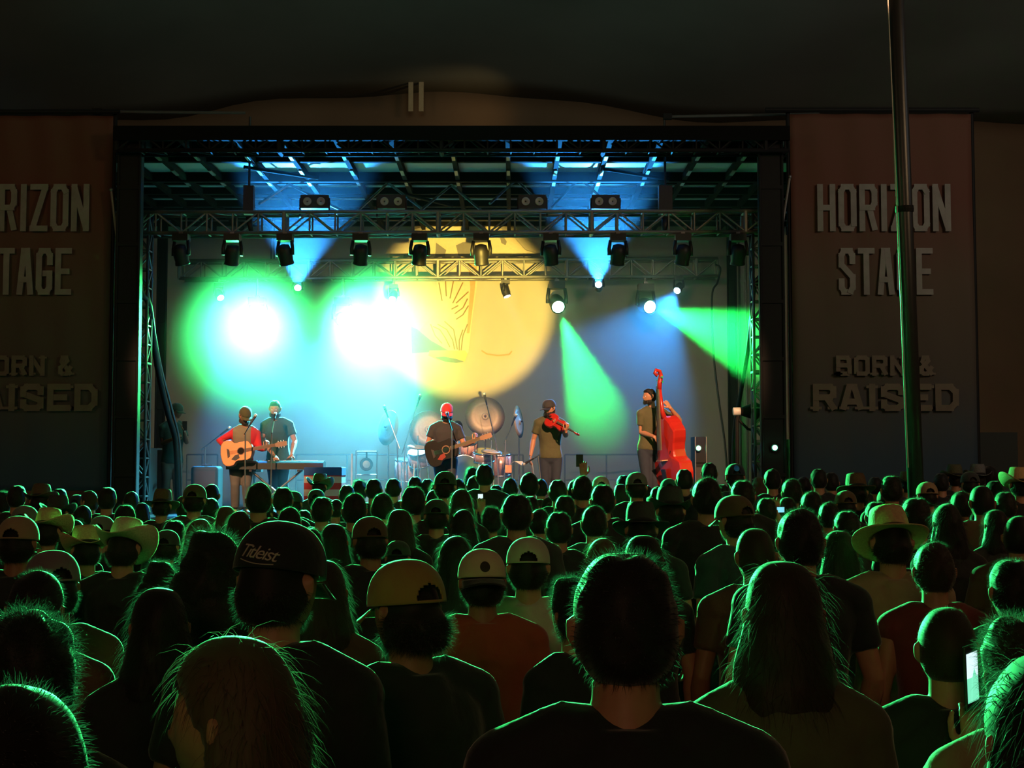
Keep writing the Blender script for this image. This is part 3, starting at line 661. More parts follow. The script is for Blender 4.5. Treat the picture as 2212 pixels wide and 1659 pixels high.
def get_hair(kind, v=0, under=False):
    k = (kind, v, under)
    if k not in HAIR:
        me = hair_mesh(kind, v + 1, under=under)
        n, L, fl, cu = {'short': (2600, .016, .25, .2), 'curly': (5200, .035, .15, .8), 'buzz': (2400, .007, .0, .1), 'long': (3200, .06, .95, .1), 'pony': (2000, .03, .6, .1)}[kind]
        HAIR[k] = (me, strands(me, n, L, v + 7, flow=fl, curl=cu, zmin=-.9, zmax=.0 if under else 9))
    return HAIR[k]
CLOTH = {
 'black': (.008, .008, .009), 'charcoal': (.03, .03, .032), 'navy': (.010, .016, .04), 'teal': (.012, .05, .045), 'brown': (.09, .05, .025), 'tan': (.30, .20, .12), 'white': (.42, .38, .30),
 'red': (.16, .025, .018), 'orange': (.30, .06, .02), 'olive': (.07, .07, .03), 'grey': (.13, .13, .125), 'straw': (.50, .34, .17), 'cream': (.55, .44, .28), 'mauve': (.16, .13, .14), 'darkgreen': (.02, .05, .03), 'mustard': (.30, .19, .05), 'scarlet': (.55, .03, .03)}
def cloth(c): return mat(c + '_cloth', CLOTH[c], .85, sheen=.3, bump=.35, scale=14, var=.12)
def dress_head(root, hc, M, s, hair, vari, hat, hairmat, fuzz=True, hatcol=None, bandcol=None, rev=False, tilt=0):
    """hair and hat as children; hc, M are in the root's own space"""
    T = Matrix.Translation(hc) @ M.to_4x4() @ Matrix.Scale(s, 4)
    made = []
    if hair:
        hm, st = get_hair(hair, vari, bool(hat)); h = link('hair', hm, hairmat, root); h.matrix_local = T; made.append(h)
        if fuzz: q = link('loose_hair', st, hairmat, h); q['kind'] = 'stuff'
    if hat in ('cap', 'cr', 'cc'):
        c = link('cap', CAPM[0], cloth(hatcol or 'black'), root); c.matrix_local = T @ Matrix.Rotation(math.pi if hat == 'cr' else 0, 4, 'Z') @ Matrix.Rotation(R((-6 + tilt) * (-1 if hat == 'cr' else 1)), 4, 'X') @ Matrix.Rotation(math.pi if hat == 'cc' else 0, 4, 'Z')
        b = link('brim', CAPM[1], cloth(bandcol or hatcol or 'black'), c); made.append(c)
        if hat == 'cc': b.rotation_euler = (0, 0, math.pi)
    elif hat in HATM:
        c = link('hat', HATM[hat][0], mat((hatcol or 'straw') + '_straw', CLOTH[hatcol or 'straw'], .8, scale=90, var=.3, bump=.4), root); c.matrix_local = T @ Matrix.Rotation(R(-8 + tilt), 4, 'X')
        b = link('hat_band', HATM[hat][1], cloth(bandcol or 'black'), c); made.append(c)
    return made
# ---- prototypes for the audience
PROTO = {}
shoem = mat('dark_shoe', (.015, .013, .012), .5)
def shoe_mb(an, ft):
    an = V(an); ft = V(ft); ft.z = 0; ft.normalize(); mb = MB(); s_ = ft.cross(V((0, 0, 1)))
    mb.loft([[an + ft * x + s_ * w_ * c_ + V((0, 0, z)) for c_, z in ((-1, -.083), (-1, -.06), (-.7, h - .085), (.7, h - .085), (1, -.06), (1, -.083))] for x, w_, h in ((-.075, .030, .07), (-.05, .038, .095), (.03, .042, .09), (.10, .050, .06), (.16, .044, .045), (.19, .022, .03))])
    return mb
SHOES = [shoe_mb((sg * .11, -.02, .085), (0, 1, 0)).mesh('shoe', True) for sg in (1, -1)]
def proto(k):
    if k not in PROTO:
        J = {}; a = dict(voxel=.009)
        if k == 'f': J = dict(sR=(.160, 0, 1.40), sL=(-.160, 0, 1.40), eR=(.21, -.01, 1.14), eL=(-.21, -.01, 1.14)); a.update(fem=1, scale=.96)
        if k == 'b': J = dict(sR=(.20, 0, 1.405), sL=(-.20, 0, 1.405), eR=(.265, -.03, 1.13), eL=(-.265, -.03, 1.13), wR=(.26, .08, .90), wL=(-.26, .08, .90)); a.update(belly=.02, scale=1.05)
        if k == 't': a.update(sleeve='tank')
        if k == 'x': J = dict(eR=(.24, .12, 1.16), wR=(.08, .27, 1.20), dR=(-1, .2, .2), nR=(0, 1, 0), eL=(-.24, .10, 1.16), wL=(-.05, .30, 1.16), dL=(1, .2, 0), nL=(0, 1, 0))
        if k == 'p': J = dict(eR=(.24, .20, 1.38), wR=(.13, .28, 1.62), dR=(-.05, 0, 1), nR=(0, 1, .1), cR=.5); a.update(voxel=.0065)      # right forearm raised
        if k == 'q': J = dict(eL=(-.29, .10, 1.22), wL=(-.035, .26, 1.40), dL=(.0, .05, 1), nL=(-.3, -1, 0), cL=.6); a.update(voxel=.0065)   # left forearm raised
        if k == 'h': J = dict(eR=(.20, .10, 1.56), wR=(.085, .12, 1.80), dR=(0, 0, 1), nR=(0, -1, 0), cR=.25); a.update(voxel=.0055)     # arm straight up
        PROTO[k] = human(J, **a)
    return PROTO[k]
LAND = [(-60, 'left banner outer end'), (60, 'left banner'), (190, 'left banner inner edge'), (285, 'left mast'), (370, 'stagehand'), (440, 'black cabinet'), (515, 'red-sleeved guitarist'), (598, 'keyboard player'), (700, 'flag-draped box'), (795, 'round floor lamp'), (880, 'left cymbals'),
        (962, 'singer'), (1046, 'right tan cymbal'), (1115, 'blue right cymbal'), (1188, 'fiddle player'), (1255, 'raised phone'), (1325, 'bare backdrop left of bassist'), (1405, 'bassist'), (1472, 'double bass'), (1530, 'green amplifier light'), (1588, 'floodlight pole'), (1665, 'right mast'), (1740, 'right banner inner edge'),
        (1820, 'STAGE lettering'), (1900, 'lettering left of tent pole'), (1962, 'tent pole'), (2050, 'right banner outer half'), (2120, 'loudspeaker'), (2200, 'right picture edge')]
HD = {'short': 'short dark hair', 'curly': 'curly dark hair', 'buzz': 'close-cropped hair', 'long': 'long dark hair', 'pony': 'a ponytail', None: 'a bare head'}
def crowd_person(cx, top, w, body='m', hair='short', hat=None, shirt='black', yaw=0, hatcol=None, band=None, sk=None, label=None, hm=None, tilt=0, roll=0, var=None, d=None, hfac=1.0):
    rnd = random.Random(int(cx * 7 + top * 13)); A = F * .172 / w; 
    if hat in HATM: A = F * .176 / w
    if hair == 'curly': A *= 1.2
    k_ = (top - 1010) / F
    if d is None: d = 1.9 * A / 1.75 / (1 + k_ * A / 1.75)
    return dict(cx=cx, top=top, w=w, d0=d, d=d, body=body, hair=hair, hat=hat, shirt=shirt, yaw=yaw, hatcol=hatcol, band=band, sk=sk, label=label, hm=hm, tilt=tilt, roll=roll, var=rnd.randrange(3) if var is None else var, hf=hfac)
CP = crowd_person
CROWD = [
 # foreground
 CP(1350, 1200, 222, 'b', 'short', shirt='black', sk='skin', var=0, label='man with short dark hair and bare neck, black T-shirt, nearest to the camera'),
 CP(893, 1211, 178, 'b', 'curly', 'cap', 'black', 38, 'mustard', sk='tan', var=0, label='person with curly dark hair spilling from a mustard cap, head turned left, black shirt'),
 CP(592, 1130, 160, 'b', 'short', 'cc', 'black', -22, 'black', sk='skin', label='broad-shouldered person in a black cap with pale script across it, dark shirt', tilt=-6),
 CP(462, 1150, 138, 'b', 'curly', None, 'black', 0, sk='skin', var=1, label='person with a bushy green-edged head of curls left of the black cap with script'),
 CP(545, 1362, 190, 'f', 'long', None, 'black', 72, sk='skin', hm='l', label='woman in profile facing left with long fair hair, low in front of the black-capped person', var=0, d=1.95),
 CP(700, 1203, 108, 'f', 'long', None, 'brown', 5, sk='tan', hm='b', label='woman with straight streaked brown hair just right of the black cap with script', var=1),
 CP(1690, 1200, 172, 'f', 'long', None, 'olive', -4, sk='skin', hm='b', label='woman with long wavy brown hair rimmed green, patterned dark top, right foreground', var=2),
 CP(2040, 1308, 132, 'm', 'buzz', None, 'black', -8, sk='skin', hm='b', label='person with close-cropped fair-brown hair in a black shirt left of the glowing phone'),
 CP(2198, 1335, 128, 'q', 'curly', None, 'tan', 0, sk='skin', hm='b', label='person with tousled dark hair and tan top holding up the glowing phone', var=2, d=3.08),
 CP(2268, 1400, 250, 'f', 'long', None, 'black', 0, sk='skin', label='long-haired person cut off at the bottom right corner, hair edge bright green', var=0, d=1.75),
 CP(75, 1316, 215, 'f', 'curly', None, 'black', 12, sk='skin', label='person with big frizzy green-lit hair at the lower left edge', var=0),
 CP(10, 1500, 250, 'b', 'short', None, 'black', 0, sk='skin', label='person in a dark shirt at the very bottom left corner, mostly cut off', d=1.45),
 CP(125, 1186, 108, 'm', 'short', 'cap', 'brown', 35, 'mauve', sk='tan', label='person in a mauve-grey cap turned sideways, brown shirt, left side of the crowd'),
 CP(80, 1238, 112, 'b', 'short', None, 'brown', 0, sk='tan', label='dark-haired person in a brown shirt in front of the mauve cap'),
 CP(352, 1262, 125, 'f', 'long', None, 'black', 15, sk='skin', label='person with long dark hair, green on its left, left of the broad black shirt', var=1),
 CP(350, 1210, 78, 'm', 'curly', None, 'black', 0, sk='skin', var=1, label='person with a small curly green-rimmed head between the straw hat and the bushy curls'),
 CP(1043, 1187, 92, 'b', 'short', 'cr', 'orange', 8, 'cream', 'black', sk='tan', label='man in a backwards cream trucker cap with a round dark patch, orange and brown top'),
 CP(1141, 1162, 84, 'b', 'short', 'cap', 'white', 0, 'white', sk='skin', label='man in a whitish cap with open back strap and pale T-shirt'),
 CP(1245, 1245, 120, 'f', 'curly', None, 'black', 30, sk='skin', var=0, label='person with a mass of dark curls between the orange top and the nearest man'),
 CP(984, 1154, 74, 'f', 'long', None, 'black', 0, sk='skin', label='person with smooth rounded hair rimmed green behind the cream trucker cap'),
 CP(1116, 1069, 62, 'b', 'short', None, 'charcoal', 0, sk='skin', label='tall short-haired man standing above his row right of centre'),
 CP(1925, 1100, 84, 'b', 'short', 'flat', 'tan', 0, 'straw', 'brown', sk='skin', label='person in a wide round straw hat and tan shirt right of centre', tilt=-22),
 CP(1728, 1104, 96, 'b', 'short', None, 'black', 0, sk='skin', var=1, label='man with tousled green-rimmed hair in a black shirt with a picture on the back'),
 CP(1812, 1142, 76, 'f', 'long', None, 'charcoal', 0, sk='skin', var=1, label='person with long hair edged bright green on the left, below the round straw hat'),
 CP(2014, 1172, 88, 't', 'short', None, 'red', -8, sk='skin', hm='b', label='man with green-rimmed short hair in a dark red top'),
 CP(1952, 1226, 64, 'f', 'short', None, 'black', 0, sk='skin', label='small dark head just left of the man in the dark red top'),
 CP(1632, 1142, 84, 'b', 'buzz', None, 'brown', 8, sk='tan', hm='b', label='bald-looking man with a lit ear left of the long-haired woman'),
 CP(1592, 1071, 70, 'b', 'short', 'cap', 'teal', 30, 'brown', sk='skin', label='person in a brown cap facing left with a green-edged shoulder'),
 CP(268, 1125, 72, 'b', 'short', 'straw', 'black', -6, 'cream', 'black', sk='skin', label='person in a big pale straw cowboy hat with upturned brim', tilt=-20),
 CP(192, 1137, 62, 'm', 'short', 'straw', 'charcoal', 25, 'straw', 'black', sk='skin', label='person in a tilted straw hat just left of the big pale cowboy hat', tilt=-10),
 CP(40, 1116, 76, 'b', 'short', 'cap', 'black', 0, 'tan', sk='tan', label='person in a tan cap with open back strap at the left edge'),
 CP(104, 1100, 58, 'm', 'short', 'straw', 'charcoal', 0, 'straw', sk='skin', label='person in a dull straw cowboy hat behind the tan cap', tilt=-14),
 CP(55, 1091, 54, 'm', 'short', 'cap', 'black', 0, 'grey', sk='skin', label='person in a grey cap half hidden behind the tan cap'),
 CP(2185, 1210, 96, 'b', 'short', None, 'black', 0, sk='skin', label='dark-haired person in black at the right edge behind the tousled head'),
 CP(2195, 1115, 66, 'b', 'buzz', None, 'brown', -30, sk='skin', label='bald man with a red-lit face at the right edge'),
 CP(1300, 1159, 68, 'f', 'long', None, 'black', 0, sk='skin', hm='l', var=0, label='person with long hair glowing green on the left, just above the nearest man'),
 CP(1392, 1150, 84, 'f', 'long', None, 'black', 12, sk='skin', var=2, label='person with green-lit long hair right behind the nearest man'),
 CP(1385, 1090, 66, 'b', 'short', 'flat', 'black', 0, 'charcoal', sk='skin', label='person in a dark wide-brimmed hat, right half of the crowd', tilt=-10),
 CP(1448, 1056, 60, 'b', 'short', 'felt', 'black', 0, 'charcoal', sk='skin', label='person in a tall black cowboy hat below the double bass', tilt=-8),
 CP(803, 1117, 68, 'b', 'short', 'cap', 'black', 18, 'brown', sk='tan', label='person in a brown cap with green-edged neck left of centre'),
 CP(668, 1140, 62, 'm', 'short', None, 'black', 0), CP(723, 1128, 60, 'f', 'long', None, 'black', 0, var=1),
 CP(860, 1166, 52, 'm', 'short', 'cap', 'black', 0, 'darkgreen'), CP(864, 1096, 56, 'f', 'long', None, 'black', 0, hm='b', var=2),
 CP(1207, 1105, 56, 'm', 'short', None, 'black'), CP(1283, 1093, 56, 'm', 'short', None, 'teal'),
 CP(2045, 1085, 64, 'f', 'long', None, 'black', 0, var=0), CP(2150, 1098, 52, 'f', 'long', None, 'charcoal'),
 CP(1978, 1077, 62, 'b', 'short', None, 'black'), CP(1828, 1103, 56, 'm', 'short', None, 'black'), CP(1892, 1083, 50, 'm', 'short', None, 'black'),
 CP(362, 1143, 52, 'm', 'short', 'cap', 'black', 0, 'charcoal'), CP(432, 1118, 58, 'f', 'long', None, 'black', 0, hm='l', var=0, label='person with fair hair lit vivid green behind the bushy curls'),
 CP(378, 1123, 48, 'm', 'short', None, 'black'), CP(160, 1120, 52, 'f', 'long', None, 'black'), CP(222, 1113, 50, 'm', 'short', 'cap', 'black', 0, 'grey'),
 # left far
 CP(38, 1048, 40, 'm', 'short'), CP(88, 1047, 44, 'm', 'short', 'felt', 'black', 0, 'brown', tilt=-10), CP(130, 1055, 33), CP(168, 1068, 32, 'm', 'short', 'cap', 'navy', 0, 'navy'),
 CP(199, 1059, 37, 'f', 'short', None, 'black', 60, hm='b'), CP(233, 1052, 40), CP(126, 1072, 44, 'b', 'short', 'felt', 'black', 0, 'charcoal'), CP(12, 1062, 40, 'm', 'curly'),
 CP(351, 1058, 42, 'm', 'short', 'flat', 'black', 0, 'brown', tilt=-8), CP(401, 1070, 38, 'm', 'short', 'cap', 'black', 0, 'charcoal'), CP(421, 1047, 46, 'b', 'short', 'cap', 'charcoal', 0, 'olive'),
 CP(310, 1084, 32, 'f', 'long'), CP(272, 1090, 44), CP(458, 1045, 36, 'm', 'buzz'), CP(285, 1062, 34), CP(180, 1092, 40),
 CP(560, 1045, 50, 'b', 'short'), CP(566, 1076, 46, 'm', 'short', 'cap', 'black', 0, 'black'), CP(612, 1052, 44), CP(634, 1060, 38, 'm', 'short', 'cap', 'black', 0, 'darkgreen'),
 CP(690, 1024, 33, 'm', 'short', 'straw', 'darkgreen', -12, 'olive', label='person in a dark cowboy hat seen against the flag-draped box', tilt=-4), CP(684, 1056, 34, 'm', 'short', 'cap', 'black', 0, 'darkgreen'), CP(696, 1073, 46), CP(726, 1078, 34, 'f', 'short'), CP(750, 1047, 34), CP(777, 1037, 32, 'm', 'curly', hm=None),
 CP(808, 1034, 36, 'm', 'short'), CP(766, 1068, 50, 'b'), CP(826, 1066, 48), CP(490, 1090, 42, 'f', 'long', hm='l'), CP(518, 1101, 52, 'f', 'long', hm='b'), CP(533, 1122, 40, 'm', 'short', 'cap', 'teal', 0, 'teal'),
 CP(626, 1096, 48), CP(658, 1100, 32, 'f', 'short'), CP(590, 1104, 40, 'f', 'pony'), CP(455, 1075, 40, 'm', 'short'),
 # centre far
 CP(897, 1029, 31), CP(962, 1019, 44, 'b', 'short', 'cap', 'darkgreen', 0, 'darkgreen'), CP(850, 1033, 34), CP(924, 1034, 28), CP(945, 1041, 42, 'f', 'curly'), CP(989, 1035, 34), CP(893, 1052, 50, 'b'), CP(938, 1057, 38, 'm', 'buzz'),
 CP(996, 1054, 46, 'f', 'long', hm='b'), CP(1047, 1004, 36, 'b', 'short', label='tallest head of the front rows, in front of the drum kit'), CP(1021, 1010, 30, 'm', 'curly'), CP(1024, 1027, 32, 'f', 'short'), CP(1072, 1047, 28), CP(1143, 1023, 40, 'b', 'short'), CP(1102, 1033, 33), CP(1205, 1036, 40), 
 CP(1258, 1030, 42, 'b', 'short'), CP(943, 1077, 52, 'm', 'short', 'cap', 'black', 0, 'darkgreen'), CP(1000, 1098, 50, 'f', 'long'), CP(1062, 1094, 50, 'f', 'curly'), CP(1078, 1115, 38, 'f', 'long'), CP(1010, 1073, 40, 'p', 'short', 'cap', 'black', 0, 'charcoal'),
 CP(1146, 1070, 37, 'f', 'short'), CP(1220, 1070, 44), CP(1168, 1035, 30), CP(1186, 1072, 36, 'f', 'pony'), CP(1243, 1036, 36, 'h', 'short', None, 'black', 0, sk='skin', label='person near the stage holding a phone straight up, left of the bassist'), CP(832, 1100, 36), CP(1165, 1100, 44),
 CP(1298, 1028, 36, 'm', 'short', 'cap', 'darkgreen', 0, 'white', label='person whose cap top glows green right of the raised phone'), CP(1302, 1048, 50, 'b'), CP(1341, 1043, 33, 'f', 'long'), CP(1347, 1026, 28), CP(1375, 1021, 42, 'b', 'short', 'cap', 'black', 0, 'grey', label='person in a dark cap with open back strap in front of the bassist'),
 CP(1444, 1033, 34, 'm', 'short', 'cap', 'teal', 0, 'teal'), CP(1478, 1013, 36, 'm', 'short'), CP(1532, 999, 34, 'm', 'short', label='person with a round green-rimmed head below the green lamp on the right'), CP(1588, 1001, 40, 'm', 'short', 'cap', 'navy', 0, 'navy', label='person in a cap with a blue emblem below the floodlight pole'),
 CP(1480, 1058, 31, 'f', 'long', hm='l'), CP(1527, 1035, 62, 'b', 'short'), CP(1604, 1039, 50, 'b', 'short'), CP(1668, 1013, 37, 'm', 'short'), CP(1352, 1084, 32, 'f', 'long', hm='l'), CP(1655, 1075, 44, 'p'), CP(1640, 1030, 29, 'f', 'curly', hm='l'), CP(1560, 1045, 32, 'f', 'short'), CP(1420, 1050, 34, 'f', 'short'), CP(1395, 1048, 32),
 # right far
 CP(1768, 1012, 36), CP(1795, 1020, 34), CP(1710, 1035, 44), CP(1850, 1026, 44, 'b', 'short', 'flat', 'black', 0, 'brown', tilt=-10), CP(1752, 1062, 46), CP(1826, 1059, 44, 'm', 'short', 'cap', 'black', 0, 'brown'), CP(1925, 1029, 44, 'b', 'short'),
 CP(1960, 1019, 34, 'm', 'short', 'straw', 'charcoal', 0, 'olive', label='person in an olive cowboy hat at the foot of the tent pole'), CP(1915, 1056, 40, 'm', 'short', 'cap', 'black', 0, 'mauve'), CP(2002, 1040, 42, 'm', 'short', 'cap', 'black', 0, 'tan'), CP(2062, 1004, 32, 'm', 'short', 'felt', 'black', 0, 'olive'), CP(2112, 1003, 30, 'm', 'short', 'felt', 'black', 0, 'grey'),
 CP(2137, 1007, 34), CP(2095, 1018, 37, 'm', 'short', 'cap', 'black', 0, 'charcoal'), CP(2202, 1012, 44, 'b', 'short', 'straw', 'black', 0, 'straw', label='person in a tan straw hat at the right edge, farthest back'), CP(2075, 1062, 46, 'm', 'short'), CP(2120, 1050, 52, 'b', 'buzz', None, 'brown', sk='tan'), CP(2148, 1038, 40), CP(2032, 1022, 32), CP(1985, 1032, 30), CP(1890, 1030, 30), CP(1735, 1030, 32), CP(2170, 1062, 46), CP(1700, 1072, 44, 'f', 'long'), CP(1790, 1085, 44), CP(1870, 1062, 36, 'f', 'short'),
]
LAST = []
def solve_h(p): return 1.9 - (p['top'] - 1010) / F * p['d']
def px_x(p): return (p['cx'] - 1106) / F * p['d']
for _it in range(60):          # ease neighbours apart along their line of sight, a little only
    for i in range(len(CROWD)):
        a = CROWD[i]
        for j in range(i + 1, len(CROWD)):
            b = CROWD[j]
            if abs(a['d'] - b['d']) > .36: continue
            if abs(px_x(a) - px_x(b)) > .44: continue
            g = .5 * (.36 - abs(a['d'] - b['d'])) * .5; sgn = 1 if a['d'] >= b['d'] else -1
            a['d'] += sgn * g; b['d'] -= sgn * g
    for p in CROWD: p['d'] = min(max(p['d'], p['d0'] * .9), p['d0'] * 1.12, 16.6)
used = {}
HM = {None: hairm, 'b': hairb, 'l': hairl}
rowname = lambda w_: 'close by' if w_ > 95 else ('nearer' if w_ > 64 else ('mid-crowd' if w_ > 46 else 'up front'))
auto = []
for p in CROWD:
    if not p['label']:
        l = min(LAND, key=lambda q: abs(q[0] - p['cx']))[1]
        what = {'cap': 'a %s cap' % {'darkgreen': 'dark green', 'olive': 'olive'}.get(p['hatcol'], p['hatcol']), 'cr': 'a reversed cap', None: HD[p['hair']]}.get(p['hat'], 'a %s wide-brimmed hat' % p['hatcol'])
        what = what.replace('a olive', 'an olive'); p['lab'] = ('person with %s %s, below the %s' % (what, rowname(p['w']), l)); auto.append(p)
by = {}
for p in auto: by.setdefault(p['lab'], []).append(p)
for k, g in by.items():
    g.sort(key=lambda q: q['cx']); 
    if len(g) == 1: g[0]['label'] = k
    else:
        nm = ['left one', 'right one'] if len(g) == 2 else ['left one', 'middle one', 'right one'] if len(g) == 3 else ['%s from left' % ordl[i] for i in range(len(g))]
        for q, n_ in zip(g, nm): q['label'] = k + ', ' + n_
SKM = {None: skin, 'skin': skin, 'tan': skind}
PANTS = mat('dark_denim', (.02, .028, .045), .9, scale=20)
for p in CROWD:
    d = p['d']; H = solve_h(p); base = {'curly': 1.788, 'long': 1.772}.get(p['hair'], 1.764)
    if p['hat']: base = {'cap': 1.778, 'cr': 1.778, 'cc': 1.778}.get(p['hat'], 1.795)
    s = H / base; x = px_x(p); sw = p['w'] / F * d / (.172 * s)    # lateral correction of the head's breadth
    root = empty('person', (x, d, 0), R(p['yaw']), p['label'], 'person', 'festival crowd'); root.scale = (s, s, s)
    bm, sm, pm = proto(p['body'])
    if 'RH' in p: pass
    link('body', bm, SKM[p['sk']], root); link('shirt', sm, cloth(p['shirt']), root); link('trousers', pm, PANTS, root)
    for sm_ in SHOES: link('shoe', sm_, shoem, root)
    hs = (.96 if p['body'] == 'f' else 1.05 if p['body'] == 'b' else 1)
    dress_head(root, V((0, .025, 1.632)), Matrix.Identity(3), hs, p['hair'], p['var'] if p['hair'] in ('curly', 'long') else p['var'] % 2, p['hat'], HM[p['hm']], p['w'] > 40 or p['hair'] in ('curly',), p['hatcol'], p['band'], tilt=p['tilt'])
    p['root'] = root; p['s'] = s

# ------------------------------------------------------------------ the band
def frame(u, n, o):
    u = V(u).normalized(); n = V(n); n = (n - u * n.dot(u)).normalized(); v = n.cross(u)
    return Matrix.Translation(o) @ Matrix((u, v, n)).transposed().to_4x4()
def bouts(L, lb, ws, ub, n=40, shoulder=1.0, c=0):
    K = [(0, .0), (.015, .45 * lb), (.06, .78 * lb), (.14, .95 * lb), (.24, lb), (.36, .9 * lb + .1 * ws), (.46, ws * 1.06), (.54, ws), (.62, ws * 1.05), (.72, .95 * ub), (.80, ub), (.89, .9 * ub * shoulder), (.96, .6 * ub * shoulder), (1, .2 * ub)]
    def h(t):
        for (a, x), (b, y) in zip(K, K[1:]):
            if t <= b: k = (t - a) / (b - a); k = k * k * (3 - 2 * k) * .6 + k * .4; return x + (y - x) * k
        return K[-1][1]
    up = [(-L / 2 + L * (i / n) ** 1.0, h(i / n)) for i in range(n + 1)]
    return up + [(x, -y) for x, y in up[::-1][:-1] if y > .001]
def guitar(M, wood, label, guard=None, face=None, strap=None):
    """acoustic guitar; M maps u = towards the head, v, n = out of the soundboard; origin is the body centre"""
    t = empty('acoustic_guitar', M.translation, label=label, cat='guitar'); M = Matrix.Translation(-M.translation) @ M
    out = bouts(.50, .20, .135, .148); mb = MB()
    mb.loft([[M @ V((x * .97, y * .97, -.055)) for x, y in out], [M @ V((x, y, -.045)) for x, y in out], [M @ V((x, y, .04)) for x, y in out], [M @ V((x * .97, y * .97, .048)) for x, y in out]]); mb.build('body', wood, t)
    MB().prism([(x * .965, y * .965) for x, y in out], .004, M @ Matrix.Translation((0, 0, .047))).build('soundboard', face or wood, t)
    cc = lambda r, n=24, cx=0, cy=0: [(cx + r * math.cos(2 * math.pi * i / n), cy + r * math.sin(2 * math.pi * i / n)) for i in range(n)]
    MB().prism(cc(.062, cx=.07), .002, M @ Matrix.Translation((0, 0, .051))).build('rosette', mat('rosette', (.25, .12, .05), .4), t)
    MB().prism(cc(.050, cx=.07), .003, M @ Matrix.Translation((0, 0, .052))).build('sound_hole', mat('sound_hole', (.004, .003, .002), .9), t)
    MB().prism([(-.14, -.07), (-.14, .07), (-.105, .05), (-.105, -.05)], .01, M @ Matrix.Translation((0, 0, .051))).build('bridge', mat('ebony', (.02, .012, .008), .4), t)
    if guard: MB().prism([(.03, -.04), (.04, -.10), (-.03, -.13), (-.09, -.10), (-.03, -.05)], .002, M @ Matrix.Translation((0, 0, .0515))).build('pickguard', guard, t)
    nk = mat('neck_wood', (.20, .10, .045), .45)
    MB().loft([[M @ V((x, y * w_, z)) for y, z in ((-1, .056), (1, .056), (1, .05), (.5, .032), (-.5, .032), (-1, .05))] for x, w_ in ((.14, .028), (.40, .025), (.60, .022))]).build('neck', nk, t)
    MB().loft([[M @ V((x, y * w_, z)) for y, z in ((-1, .055), (1, .055), (1, .04), (-1, .04))] for x, w_ in ((.60, .024), (.63, .035), (.76, .037), (.78, .03))]).build('headstock', nk, t)
    mb = MB()
    for k in range(6): y = (-.020 + .008 * k); mb.tube([M @ V((-.12, y * 1.2, .064)), M @ V((.60, y * .8, .060))], .0009, 4)
    s_ = mb.build('strings', chrome, t); s_['kind'] = 'stuff'
    for k in range(3):
        for sg in (-1, 1): MB().tube([M @ V((.65 + .04 * k, sg * .036, .047)), M @ V((.65 + .04 * k, sg * .055, .047))], .006, 6).build('tuning_peg', chrome, t)
    return t
